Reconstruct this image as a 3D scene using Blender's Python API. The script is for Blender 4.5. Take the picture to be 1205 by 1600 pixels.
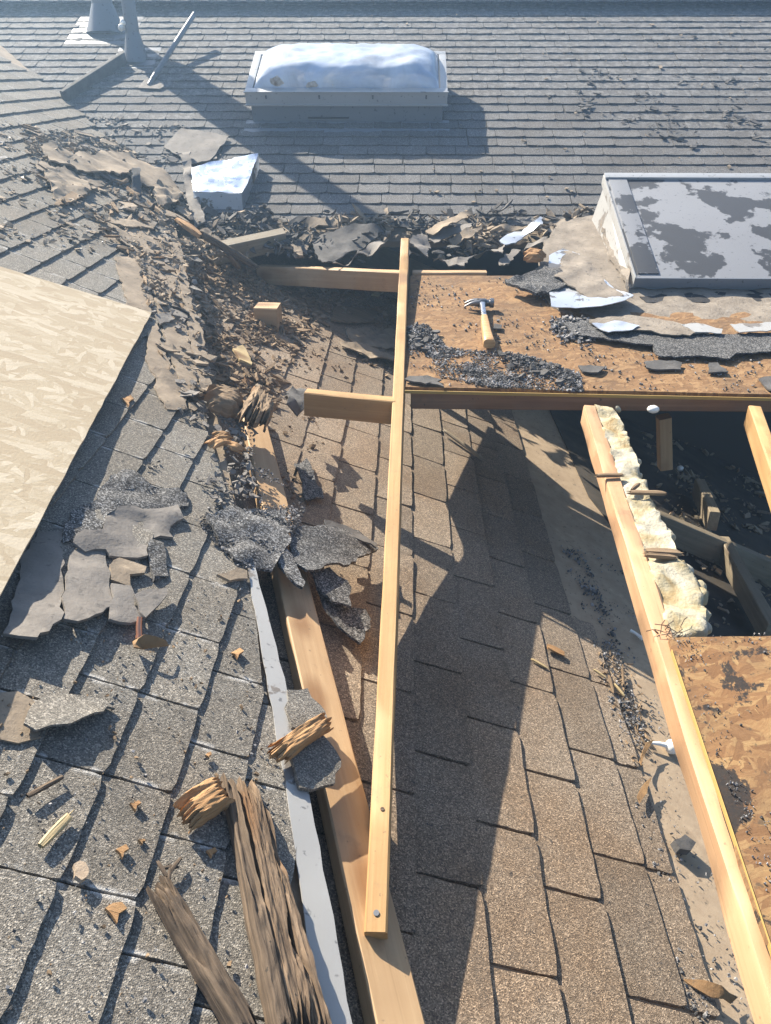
import bpy, bmesh, math, random
from mathutils import Vector, Matrix, noise, geometry
random.seed(7)
sc = bpy.context.scene
for o in list(bpy.data.objects): bpy.data.objects.remove(o)
col = sc.collection
R = math.radians

# ------------------------------------------------------------------ camera, sky, sun, exposure
O = Vector((0, 0, 6.0))                       # eye height above the garden
FPX = 1203.0
PITCH = math.atan(712 / FPX)
YAW = math.atan(33 / FPX * math.cos(PITCH))
cam = bpy.data.cameras.new('camera'); camo = bpy.data.objects.new('camera', cam); col.objects.link(camo)
camo.location = O; camo.rotation_euler = (math.pi / 2 - PITCH, 0, YAW)
cam.sensor_fit = 'VERTICAL'; cam.sensor_height = 36; cam.lens = 36 * FPX / 1600
cam.clip_start = .05; cam.clip_end = 2000
sc.camera = camo
FLARE_HAZE = .02
SUN_EL, SUN_AZ = 41, -43                      # ahead and to the left
w = bpy.data.worlds.new('World'); sc.world = w; w.use_nodes = True
wn = w.node_tree; bg = wn.nodes['Background']
sky = wn.nodes.new('ShaderNodeTexSky'); sky.sky_type = 'NISHITA'; sky.sun_disc = False
sky.sun_elevation = R(SUN_EL); sky.sun_rotation = R(SUN_AZ)
wn.links.new(sky.outputs[0], bg.inputs[0]); bg.inputs[1].default_value = .08
sl = bpy.data.lights.new('sun', 'SUN'); sl.energy = 5.0; sl.angle = R(.5); sl.color = (1, .9, .74)
so = bpy.data.objects.new('sun', sl); col.objects.link(so)
tosun = Vector((math.sin(R(SUN_AZ)) * math.cos(R(SUN_EL)), math.cos(R(SUN_AZ)) * math.cos(R(SUN_EL)), math.sin(R(SUN_EL))))
so.rotation_euler = tosun.to_track_quat('Z', 'Y').to_euler(); so.location = (-5, 5, 15)
sc.view_settings.view_transform = 'Standard'; sc.view_settings.look = 'None'
sc.view_settings.gamma = 1; sc.view_settings.use_curve_mapping = False
sc.view_settings.exposure = 1.5

# ------------------------------------------------------------------ planes of the place (Z = a + bX + cY, eye at origin)
F = (-2.658, 0, .42)                          # far roof
L = (-1.05 - .48 * .49 + .01, -.48, -.01)     # left roof
C = (-1.42 + .042, -.42, 0)                   # old roof underneath
P = (-.99 - .11 * 2.44, 0, .11)               # sheathing panel
S = (-.9 - .165 * 3.25, 0, .165)              # saddle deck below the hatch
J = (-1.0, 0, 0)                              # joist tops
MC = camo.rotation_euler.to_matrix()
def ray(x, y): return MC @ Vector(((x - 602.5) / FPX, -(y - 800) / FPX, -1))
def Ur(x, y, pl, lift=0):
    d = ray(x, y); a, b, c = pl
    return d * ((a + lift) / (d.z - b * d.x - c * d.y))
def U(x, y, pl, lift=0): return Ur(x, y, pl, lift) + O
def proj(p):
    c = MC.transposed() @ (p - O)
    return 602.5 + FPX * c.x / -c.z, 800 - FPX * c.y / -c.z
def on(X, Y, pl, lift=0): return Vector((X, Y, pl[0] + pl[1] * X + pl[2] * Y + lift)) + O
def nrm(pl): return Vector((-pl[1], -pl[2], 1)).normalized()

# ------------------------------------------------------------------ node helper and materials
class N:
    def __init__(s, name, rough=.8):
        s.m = bpy.data.materials.new(name); s.m.use_nodes = True; s.t = s.m.node_tree
        s.b = s.t.nodes['Principled BSDF']; s.b.inputs['Roughness'].default_value = rough
        s.tc = s.t.nodes.new('ShaderNodeTexCoord'); s.oi = s.t.nodes.new('ShaderNodeObjectInfo')
        mul = s.math('MULTIPLY', s.oi.outputs['Random'], 61.7)
        v = s.t.nodes.new('ShaderNodeVectorMath'); v.operation = 'ADD'
        s.l(s.tc.outputs['Object'], v.inputs[0]); s.l(mul, v.inputs[1]); s.co = v.outputs[0]
        s.rnd = s.oi.outputs['Random']
    def l(s, a, b):
        if isinstance(a, (int, float)): b.default_value = a
        elif isinstance(a, tuple): b.default_value = a + (1,) if len(a) == 3 and len(b.default_value) == 4 else a
        else: s.t.links.new(a, b)
    def math(s, op, a, b=0.0, c=None):
        n = s.t.nodes.new('ShaderNodeMath'); n.operation = op; s.l(a, n.inputs[0]); s.l(b, n.inputs[1]); return n.outputs[0]
    def map(s, vec, scale=(1, 1, 1), rot=(0, 0, 0), loc=(0, 0, 0)):
        n = s.t.nodes.new('ShaderNodeMapping'); s.l(vec, n.inputs[0])
        n.inputs[1].default_value = loc; n.inputs[2].default_value = rot; n.inputs[3].default_value = scale; return n.outputs[0]
    def noise(s, scale, detail=3, rough=.55, vec=None, dist=0):
        n = s.t.nodes.new('ShaderNodeTexNoise'); s.l(vec or s.co, n.inputs['Vector'])
        n.inputs['Scale'].default_value = scale; n.inputs['Detail'].default_value = detail
        n.inputs['Roughness'].default_value = rough; n.inputs['Distortion'].default_value = dist; return n.outputs[0]
    def voro(s, scale, vec=None, feat='F1'):
        n = s.t.nodes.new('ShaderNodeTexVoronoi'); n.feature = feat; s.l(vec or s.co, n.inputs['Vector']); n.inputs['Scale'].default_value = scale
        return n.outputs
    def sep(s, colr, k):
        n = s.t.nodes.new('ShaderNodeSeparateColor'); s.l(colr, n.inputs[0]); return n.outputs[k]
    def ramp(s, f, stops, const=False):
        n = s.t.nodes.new('ShaderNodeValToRGB'); s.l(f, n.inputs[0]); e = n.color_ramp.elements
        if const: n.color_ramp.interpolation = 'CONSTANT'
        while len(e) < len(stops): e.new(.5)
        for el, (p, c) in zip(e, stops):
            el.position = p; el.color = (c, c, c, 1) if isinstance(c, (int, float)) else tuple(c) + (1,)
        return n.outputs[0]
    def mix(s, f, a, b, mode='MIX'):
        n = s.t.nodes.new('ShaderNodeMix'); n.data_type = 'RGBA'; n.blend_type = mode
        s.l(f, n.inputs[0]); s.l(a, n.inputs[6]); s.l(b, n.inputs[7]); return n.outputs[2]
    def color(s, c): s.l(c, s.b.inputs['Base Color'])
    def bump(s, h, strength=.5, dist=.002):
        n = s.t.nodes.new('ShaderNodeBump'); n.inputs['Strength'].default_value = strength; n.inputs['Distance'].default_value = dist
        s.l(h, n.inputs['Height']); s.l(n.outputs[0], s.b.inputs['Normal'])
    def inp(s, k, v): s.l(v, s.b.inputs[k])

def m_shingle(name, dark, mid, light, stain, chalk=0.0, gs=430):
    n = N(name, .92)
    v = n.voro(gs); g = n.sep(v[1], 0)
    c = n.ramp(g, [(0, dark), (.45, mid), (.8, light), (1, tuple(min(1, q * 1.7) for q in light))])
    gp = n.t.nodes.new('ShaderNodeNewGeometry').outputs['Position']
    big = n.ramp(n.noise(2.1, 7, .66, gp), [(.4, 0), (.64, 1)])
    c = n.mix(n.math('MULTIPLY', big, .8), c, n.mix(.75, c, stain, 'MULTIPLY'))
    bald = n.ramp(n.noise(7, 6, .7, gp, .6), [(.6, 0), (.68, .45)]); c = n.mix(bald, c, tuple(q * .55 for q in mid))
    c = n.mix(n.ramp(n.noise(38, 4, .65), [(.4, 0), (.75, .4)]), c, n.mix(.5, c, dark))
    t = n.ramp(n.rnd, [(0, .82), (.5, .97), (1, 1.12)])
    c = n.mix(1, c, t, 'MULTIPLY')
    sp = n.ramp(n.noise(60, 2, .5), [(.69, 0), (.73, 1)])
    c = n.mix(n.math('MULTIPLY', sp, .7), c, (.035, .033, .032))
    if chalk:
        x = n.t.nodes.new('ShaderNodeSeparateXYZ'); n.l(n.tc.outputs['Object'], x.inputs[0])
        e = n.ramp(n.math('ABSOLUTE', x.outputs[1]), [(.0, 0), (.088, 0), (.0925, 1)])
        k = n.ramp(n.noise(26, 3, .6), [(.5, 0), (.6, 1)])
        fl = n.ramp(n.noise(75, 3, .7), [(.66, 0), (.7, .8)])
        mm = n.math('MAXIMUM', n.math('MULTIPLY', e, k), n.math('MULTIPLY', fl, .55))
        c = n.mix(n.math('MULTIPLY', mm, chalk), c, (.55, .54, .52))
    n.color(c)
    h = n.math('ADD', n.math('MULTIPLY', v[0], .8), n.noise(160, 3))
    n.bump(h, .7, .002); return n.m
M_LEFT = m_shingle('grey_granule_shingle', (.08, .075, .067), (.152, .142, .126), (.238, .223, .197), (.78, .68, .57), .55)
M_OLD = m_shingle('brown_granule_shingle', (.092, .07, .05), (.2, .156, .115), (.3, .24, .18), (.72, .56, .4))
M_FAR = m_shingle('weathered_far_shingle', (.06, .06, .061), (.112, .111, .112), (.165, .163, .163), (.7, .64, .58), .16, 330)
M_TORN = m_shingle('torn_black_shingle', (.012, .012, .013), (.05, .049, .05), (.2, .2, .2), (.55, .52, .5), 0, 330)
def m_felt(name, a, b, specks=.5, bs=.5):
    n = N(name, .85)
    c = n.ramp(n.noise(14, 6, .65), [(.3, a), (.7, b)])
    c = n.mix(n.ramp(n.noise(55, 3, .6), [(.62, 0), (.7, specks)]), c, (.03, .028, .027))
    c = n.mix(n.ramp(n.noise(8, 5, .7, dist=.5), [(.58, 0), (.75, .5)]), c, tuple(min(1, q * 1.5) for q in b))
    n.color(c); n.bump(n.math('ADD', n.noise(90, 4, .7), n.noise(14, 3)), bs, .004); return n.m
M_FELT = m_felt('grey_felt', (.14, .126, .113), (.21, .19, .17))
M_FELTD = m_felt('dark_felt', (.045, .043, .042), (.11, .104, .1))
M_FELTB = m_felt('dusty_tan_felt', (.17, .132, .095), (.31, .245, .175))
M_DUST = m_felt('dusty_deck', (.29, .215, .145), (.4, .31, .215), .6, .25)
M_MUD = m_felt('dried_mud', (.15, .125, .1), (.28, .24, .195), .7, .9)
M_LEAF = m_felt('dry_leaf', (.16, .09, .04), (.3, .18, .08))
M_PEB = m_felt('tan_pebble', (.3, .22, .15), (.42, .33, .24), .2)
M_BLACK = m_felt('black_tar', (.01, .01, .012), (.03, .03, .034))

def m_wood(name, a, b, knot=(.2, .1, .04), gscale=1.0, dirt=.25, rough=.65, bs=.25):
    n = N(name, rough)
    st = n.map(n.co, (2.2 * gscale, 55 * gscale, 55 * gscale))
    g = n.noise(1, 4, .6, st, .6)
    c = n.ramp(g, [(.28, a), (.55, tuple((x + y) / 2 for x, y in zip(a, b))), (.75, b)])
    br = n.noise(3.2, 3, .5); c = n.mix(n.ramp(br, [(.35, 0), (.8, .5)]), c, n.mix(.6, c, a, 'MULTIPLY'))
    kv = n.voro(1, n.map(n.co, (3.1, 7, 7)))
    k = n.ramp(kv[0], [(.1, 1), (.15, .75), (.26, .0)]); c = n.mix(n.math('MULTIPLY', k, .8), c, knot)
    c = n.mix(n.ramp(n.noise(9, 4, .6), [(.4, 0), (.75, .3)]), c, n.mix(.7, c, (.55, .5, .45), 'MULTIPLY'))
    ck = n.noise(1, 3, .6, n.map(n.co, (1.3 * gscale, 120 * gscale, 120 * gscale)), .3); c = n.mix(n.ramp(ck, [(.62, 0), (.7, .65)]), c, n.mix(.5, c, (.12, .065, .025)))
    d = n.ramp(n.noise(17, 5, .7), [(.58, 0), (.72, dirt)]); c = n.mix(d, c, (.1, .08, .06))
    sp = n.ramp(n.noise(70, 2), [(.7, 0), (.74, dirt * 1.6)]); c = n.mix(sp, c, (.05, .04, .03))
    n.color(c); n.bump(n.math('ADD', g, n.math('MULTIPLY', n.noise(60, 4, .65), .25)), bs * 1.3, .0025); return n.m
M_PINE = m_wood('new_pine', (.36, .205, .078), (.5, .325, .145))
M_PINEP = m_wood('pale_pine_stud', (.38, .245, .13), (.48, .335, .19))
M_PINK = m_wood('pinkish_pine', (.42, .245, .13), (.54, .35, .2))
M_HEAD = m_wood('shaded_brown_header', (.16, .085, .045), (.27, .16, .095), dirt=.5)  # pine darkened to brown, shade under the panel put into the colour
M_GREYW = m_wood('weathered_grey_lumber', (.2, .16, .11), (.33, .28, .2), dirt=.5)
M_ROT = m_wood('rotten_brown_wood', (.07, .045, .028), (.34, .24, .155), gscale=2.6, dirt=.6, rough=.9, bs=1)
M_ROTD = m_wood('rotten_dark_wood', (.04, .028, .02), (.25, .18, .12), gscale=2.6, dirt=.7, rough=.9, bs=.8)
M_ROTO = m_wood('orange_broken_wood', (.3, .16, .065), (.5, .31, .15), gscale=3, dirt=.4, rough=.85, bs=.8)
M_CHIP = m_wood('dry_wood_chip', (.15, .1, .058), (.33, .235, .145), gscale=1.5, dirt=.3, rough=.9, bs=.6)
M_STRAW = m_wood('pale_splinter_wood', (.4, .3, .15), (.62, .5, .28), gscale=2, dirt=.2, bs=.6)

def m_osb(name, tones, dirt, dirtc=(.1, .075, .05), dark=.0, con=.5, fs=1.4):
    n = N(name, .92); n.co = n.tc.outputs['Object']
    jig = n.t.nodes.new('ShaderNodeVectorMath'); jig.operation = 'MULTIPLY_ADD'
    nz = n.t.nodes.new('ShaderNodeTexNoise'); n.l(n.co, nz.inputs[0]); nz.inputs['Scale'].default_value = 9
    n.l(nz.outputs[1], jig.inputs[0]); jig.inputs[1].default_value = (.05, .05, 0); n.l(n.co, jig.inputs[2])
    c = None; hh = None
    for i, (ang, sx, sy) in enumerate([(.1, 11, 42), (1.3, 13, 48), (2.2, 15, 50), (-.35, 10, 40)]):
        rv = n.map(jig.outputs[0], (1, 1, 1), (0, 0, ang)); rv = n.map(rv, (sx * fs, sy * fs, 1), (0, 0, 0), (i * 3.7, i * 1.9, 0))
        v = n.voro(1, rv); r = n.sep(v[1], 0); g = n.sep(v[1], 1)
        fib = n.noise(1, 4, .7, n.map(rv, (.8, 5, 1)))
        t = n.ramp(n.math('ADD', n.math('MULTIPLY', r, con), n.math('MULTIPLY', fib, 1.05 - con)), [(.12, tones[0]), (.5, tones[1]), (.92, tones[2])])
        if c is None: c, hh = t, r
        else:
            mk = n.ramp(g, [(.55, 0), (.58, 1)]); c = n.mix(mk, c, t); hh = n.mix(mk, hh, r)
    c = n.mix(n.ramp(n.noise(3.5, 6, .65), [(.46, 0), (.7, dirt)]), c, n.mix(.75, c, dirtc))
    c = n.mix(n.ramp(n.noise(45, 3, .6), [(.62, 0), (.68, dirt)]), c, dirtc)
    if dark: c = n.mix(n.ramp(n.noise(4.2, 8, .68, n.map(n.co, (1, 1, 1), (0, 0, 0), (4, 2, 0)), .4), [(.535, 0), (.55, dark)]), c, (.012, .012, .013))
    c = n.mix(n.ramp(n.noise(130, 3, .7), [(.45, 0), (.75, .5)]), c, n.mix(.5, c, tones[0]))
    n.color(c); n.bump(n.math('ADD', hh, n.math('MULTIPLY', n.noise(120, 3, .6), .8)), .5, .0025); return n.m
M_OSB = m_osb('weathered_osb', [(.11, .055, .022), (.21, .115, .05), (.34, .215, .105)], .8, (.06, .045, .032), con=.5, fs=1.9)
M_OSBR = m_osb('tar_stained_osb', [(.1, .045, .017), (.2, .105, .044), (.34, .225, .1)], .75, (.06, .045, .03), dark=.95, con=.45, fs=2.0)
M_OSBP = m_osb('pale_osb', [(.35, .275, .185), (.4, .33, .23), (.55, .485, .38)], .3, (.38, .3, .2), con=.55, fs=1.05)
M_YEL = N('yellow_edge_paint', .6); M_YEL.color((.4, .26, .08)); M_YEL = M_YEL.m

def m_metal(name, paint, base, th=.5, rough=.45, metal=.0, scale=6):
    n = N(name, rough)
    k = n.ramp(n.noise(scale, 6, .6), [(th, 0), (th + .02, 1)])
    c = n.mix(k, paint, base); c = n.mix(n.ramp(n.noise(50, 3), [(.64, 0), (.7, .6)]), c, (.04, .04, .045))
    c = n.mix(n.ramp(n.noise(3, 4), [(.4, 0), (.8, .35)]), c, n.mix(.5, c, (.6, .58, .55), 'MULTIPLY'))
    n.color(c); n.inp('Metallic', metal); n.bump(n.math('ADD', k, n.math('MULTIPLY', n.noise(70, 3), .3)), .25, .001); return n.m
M_LID = m_metal('peeling_grey_lid', (.235, .242, .26), (.055, .057, .063), .53, .55, 0, 4.4)
M_WHT = m_metal('dirty_white_metal', (.34, .34, .335), (.19, .17, .15), .58, .5, 0, 8)
M_ALU = m_metal('pale_aluminium_frame', (.4, .41, .42), (.28, .28, .28), .66, .42, .2, 9)
M_CURB = m_metal('grey_blue_curb', (.19, .21, .24), (.13, .13, .135), .68, .5, .1, 8)
M_FLASH = m_metal('mill_flashing', (.6, .63, .68), (.22, .2, .18), .57, .32, .55, 9)
M_FOIL = m_metal('shiny_foil_flashing', (.85, .88, .93), (.55, .6, .72), .55, .18, .8, 12)
M_PIPE = m_metal('galvanised_pipe', (.15, .16, .18), (.11, .115, .125), .6, .5, .3, 8)
M_STEEL = m_metal('hammer_steel', (.5, .5, .52), (.2, .2, .21), .6, .28, .9, 30)
M_DSTEEL = m_metal('dark_hammer_steel', (.2, .2, .21), (.1, .1, .1), .55, .35, .8, 30)
n = N('hammer_wood_grip', .5); n.color(n.ramp(n.noise(1, 3, .5, n.map(n.co, (8, 120, 120))), [(.3, (.4, .22, .09)), (.7, (.55, .35, .17))])); M_GRIP = n.m
n = N('cream_spray_foam', .7)
fc = n.ramp(n.noise(11, 5, .6, dist=.7), [(.33, (.24, .165, .07)), (.45, (.33, .28, .17)), (.6, (.39, .36, .28))]); n.color(fc)
n.bump(n.math('ADD', n.noise(30, 3), n.noise(95, 3)), .6, .006); M_FOAM = n.m
n = N('copper_fitting', .35); n.color((.7, .33, .2)); n.inp('Metallic', .7); M_COP = n.m
n = N('white_plastic', .35); n.color((.78, .77, .72)); M_PLAS = n.m
n = N('clouded_acrylic', .16)
n.color(n.ramp(n.noise(4, 5, .6, dist=.8), [(.3, (.5, .6, .78)), (.55, (.66, .72, .82)), (.75, (.74, .76, .78))]))
n.inp('Alpha', n.ramp(n.noise(3.3, 5, .6, dist=1.2), [(.36, .62), (.62, .9)])); n.inp('Specular IOR Level', .8); n.bump(n.noise(7, 4, .5, dist=.5), .15, .02); M_DOME = n.m
n = N('dusty_insulation', .9); n.color(n.ramp(n.noise(22, 5), [(.35, (.25, .19, .14)), (.6, (.62, .55, .48))])); n.bump(n.noise(30, 5), .9, .02); M_INS = n.m
n = N('gravel_crumbs', .85); n.color(n.ramp(n.sep(n.voro(60)[1], 0), [(0, (.03, .03, .032)), (.5, (.1, .098, .098)), (1, (.34, .33, .33))])); M_CRUMB = n.m
n = N('grass', .9); n.color(n.ramp(n.noise(1.5, 5), [(.3, (.03, .05, .015)), (.7, (.07, .1, .03))])); M_GRASS = n.m
n = N('leaves', .7); n.color(n.ramp(n.noise(2.5, 3), [(.3, (.02, .04, .012)), (.7, (.06, .1, .03))])); M_LEAVES = n.m
n = N('bark', .9); n.color(n.ramp(n.noise(9, 4), [(.3, (.05, .04, .03)), (.7, (.12, .09, .07))])); M_BARK = n.m
n = N('deck_boards', .85); n.color(n.ramp(n.noise(6, 5), [(.3, (.1, .075, .05)), (.7, (.2, .16, .11))])); M_DECK = n.m
n = N('hole_shade_brown', .9); n.color(n.ramp(n.noise(7, 5, .65), [(.35, (.03, .026, .02)), (.6, (.06, .05, .04)), (.8, (.12, .1, .08))])); M_HOLESHADE = n.m  # dark browns that paint the shade inside the hole
n = N('siding', .8); n.color((.05, .042, .034)); M_WALL = n.m

# ------------------------------------------------------------------ object helpers
def root(name, label, cat, loc, group=None):
    o = bpy.data.objects.new(name, None); col.objects.link(o); o.location = loc; o.empty_display_size = .1
    o['label'] = label; o['category'] = cat
    if group: o['group'] = group
    return o
def tag(o, label, cat, group=None):
    o['label'] = label; o['category'] = cat
    if group: o['group'] = group
    return o
def link(name, me, M=None, parent=None, mat=None):
    if mat is not None:
        if not me.materials: me.materials.append(mat)
    o = bpy.data.objects.new(name, me); col.objects.link(o)
    if M is None: M = Matrix()
    if parent is not None:
        o.parent = parent; wp = parent
        T = Matrix.Identity(4)
        while wp is not None: T = wp.matrix_basis @ T; wp = wp.parent
        M = T.inverted() @ M
    o.matrix_basis = M; return o
def basis(x, y, z, loc): return Matrix(((x.x, y.x, z.x, loc.x), (x.y, y.y, z.y, loc.y), (x.z, y.z, z.z, loc.z), (0, 0, 0, 1)))
def bm_mesh(bm, name, smooth=False):
    bmesh.ops.recalc_face_normals(bm, faces=bm.faces[:])
    if smooth:
        for f in bm.faces: f.smooth = True
    me = bpy.data.meshes.new(name); bm.to_mesh(me); bm.free()
    if not smooth: me.polygons.foreach_set('use_smooth', [True] * len(me.polygons)); me.set_sharp_from_angle(angle=R(38))
    return me
def box_bm(bm, c, s, M=None, bev=0):
    v = [bm.verts.new(Vector((c[0] + s[0] / 2 * i, c[1] + s[1] / 2 * j, c[2] + s[2] / 2 * k))) for i in (-1, 1) for j in (-1, 1) for k in (-1, 1)]
    fs = [bm.faces.new([v[i] for i in q]) for q in ((0, 1, 3, 2), (4, 6, 7, 5), (0, 4, 5, 1), (2, 3, 7, 6), (0, 2, 6, 4), (1, 5, 7, 3))]
    if bev: bmesh.ops.bevel(bm, geom=list({e for f in fs for e in f.edges}), offset=bev, segments=2, affect='EDGES', profile=.7)
    return v
def box(name, M, size, mat, parent=None, bev=.003, c=(0, 0, 0)):
    bm = bmesh.new(); box_bm(bm, c, size, bev=bev); return link(name, bm_mesh(bm, name), M, parent, mat)
def tube(name, pts, radii, mat, parent=None, seg=14, caps=True):
    bm = bmesh.new(); rings = []
    for i, p in enumerate(pts):
        a = pts[max(i - 1, 0)]; b = pts[min(i + 1, len(pts) - 1)]; d = (b - a).normalized()
        x = d.orthogonal().normalized() if abs(d.z) > .99 else d.cross(Vector((0, 0, 1))).normalized(); y = d.cross(x)
        r = radii[i] if isinstance(radii, (list, tuple)) else radii
        rings.append([bm.verts.new(p - pts[0] + (x * math.cos(t) + y * math.sin(t)) * r) for t in [2 * math.pi * k / seg for k in range(seg)]])
    for a, b in zip(rings, rings[1:]):
        for k in range(seg): bm.faces.new((a[k], a[(k + 1) % seg], b[(k + 1) % seg], b[k]))
    if caps: bm.faces.new(rings[0][::-1]); bm.faces.new(rings[-1])
    return link(name, bm_mesh(bm, name, False), Matrix.Translation(pts[0]), parent, mat)

def lumber(name, A, B, w, h, up, mat, parent=None, h2=None, wob=.0012):
    """stick of lumber; A,B = centre of its TOP face at the two ends; local x along the grain"""
    x = (B - A); Ln = x.length; x.normalize(); y = up.cross(x).normalized(); z = x.cross(y)
    bm = bmesh.new(); ns = max(4, int(Ln / .06)); rings = []; h2 = h2 or h; cf = .0035; sd = random.random() * 50
    for i in range(ns + 1):
        t = i / ns; hh = h + (h2 - h) * t if not isinstance(h2, list) else next(a[1] + (b[1] - a[1]) * (t - a[0]) / (b[0] - a[0]) for a, b in zip(h2, h2[1:]) if t <= b[0] + 1e-6); xx = -Ln / 2 + Ln * t
        prof = [(-w / 2 + cf, 0), (w / 2 - cf, 0), (w / 2, -cf), (w / 2, -hh + cf), (w / 2 - cf, -hh), (-w / 2 + cf, -hh), (-w / 2, -hh + cf), (-w / 2, -cf)]
        ring = []
        for k, (py, pz) in enumerate(prof):
            q = noise.noise_vector(Vector((xx * 7 + sd, k * 1.7, sd)))
            ring.append(bm.verts.new((xx + (random.uniform(-.0015, .0015) if i in (0, ns) else 0), py + q.y * wob, pz + q.z * wob)))
        rings.append(ring)
    for a, b in zip(rings, rings[1:]):
        for k in range(8): bm.faces.new((a[k], a[(k + 1) % 8], b[(k + 1) % 8], b[k]))
    bm.faces.new(rings[0]); bm.faces.new(rings[-1][::-1])
    return link(name, bm_mesh(bm, name), basis(x, y, z, (A + B) / 2), parent, mat)

def sheet(name, px, pl, lift, thick, mat, amp=.006, freq=9, rag=.006, seg=.025, step=None, curl=None, parent=None, lifts=None, world=None, smooth=False, grain=None):
    """ragged, uneven sheet: its outline lies on plane pl (traced points px), with real thickness"""
    pts = world or [U(x, y, pl, (lifts[i] if lifts else lift)) for i, (x, y) in enumerate(px)]
    n = nrm(pl); c = sum(pts, Vector()) / len(pts)
    x = Vector((1, 0, 0)) if grain is None else U(grain[2], grain[3], pl) - U(grain[0], grain[1], pl)
    x = (x - n * n.dot(x)).normalized(); y = n.cross(x)
    p2 = [Vector(((p - c).dot(x), (p - c).dot(y))) for p in pts]; hz = [(p - c).dot(n) for p in pts]
    if sum(a.x * b.y - b.x * a.y for a, b in zip(p2, p2[1:] + p2[:1])) < 0: p2.reverse(); hz.reverse()
    out = []; oh = []
    for i, a in enumerate(p2):
        b = p2[(i + 1) % len(p2)]; e = b - a; k = max(1, int(e.length / seg)); pr = Vector((-e.y, e.x)).normalized() if e.length else Vector((0, 0))
        for j in range(k):
            t = j / k; out.append(a + e * t + (pr * random.uniform(-rag, rag) if j else Vector((random.uniform(-rag, rag), random.uniform(-rag, rag))) * .5)); oh.append(hz[i] + (hz[(i + 1) % len(p2)] - hz[i]) * t)
    x0, x1 = min(p.x for p in out), max(p.x for p in out); y0, y1 = min(p.y for p in out), max(p.y for p in out)
    step = step or max(.02, math.sqrt((x1 - x0) * (y1 - y0)) / 14)
    def inside(q):
        r = False
        for i in range(len(out)):
            a, b = out[i], out[i - 1]
            if (a.y > q.y) != (b.y > q.y) and q.x < (b.x - a.x) * (q.y - a.y) / (b.y - a.y) + a.x: r = not r
        return r
    ins = []
    yy = y0 + step / 2
    while yy < y1:
        xx = x0 + step / 2
        while xx < x1:
            q = Vector((xx + random.uniform(-.3, .3) * step, yy + random.uniform(-.3, .3) * step))
            if inside(q) and min((q - p).length for p in out) > step * .35: ins.append(q)
            xx += step
        yy += step
    vs, es, fs, ov, oe, of = geometry.delaunay_2d_cdt(out + ins, [], [list(range(len(out)))], 1, 1e-5)
    sd = Vector((random.random() * 90, random.random() * 90, 0))
    vxy = list(vs); V = []
    def hgt(q):
        tw = 0; th = 0
        if lifts:
            for p, h_ in zip(p2, hz):
                ww = 1 / ((q - p).length_squared + 1e-4); tw += ww; th += ww * h_
            h = th / tw
        else: h = 0
        h += amp * (noise.noise(Vector((q.x, q.y, 0)) * freq + sd) + .5 * noise.noise(Vector((q.x, q.y, 3)) * freq * 2.7 + sd) + .25 * noise.noise(Vector((q.x, q.y, 7)) * freq * 6 + sd))
        if curl:
            for (cx, cy, k, off) in curl:
                d = q.x * cx + q.y * cy - off
                if d > 0: h += k * d * d
        return h
    H = [hgt(q) for q in vxy]
    nv = len(vxy)
    for q, h in zip(vxy, H): V.append((q.x, q.y, h))
    for q, h in zip(vxy, H): V.append((q.x, q.y, h - thick))
    Fc = []; ec = {}
    for f in fs:
        f = list(f); Fc.append(f); Fc.append([i + nv for i in f[::-1]])
        for i in range(len(f)):
            a, b = f[i], f[(i + 1) % len(f)]; ec.setdefault((min(a, b), max(a, b)), []).append((a, b))
    for k, l in ec.items():
        if len(l) == 1: a, b = l[0]; Fc.append((b, a, a + nv, b + nv))
    me = bpy.data.meshes.new(name); me.from_pydata(V, [], Fc); me.update()
    me.polygons.foreach_set('use_smooth', [True] * len(me.polygons)); me.set_sharp_from_angle(angle=R(80 if smooth else 42))
    return link(name, me, basis(x, y, n, c), parent, mat)

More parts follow.
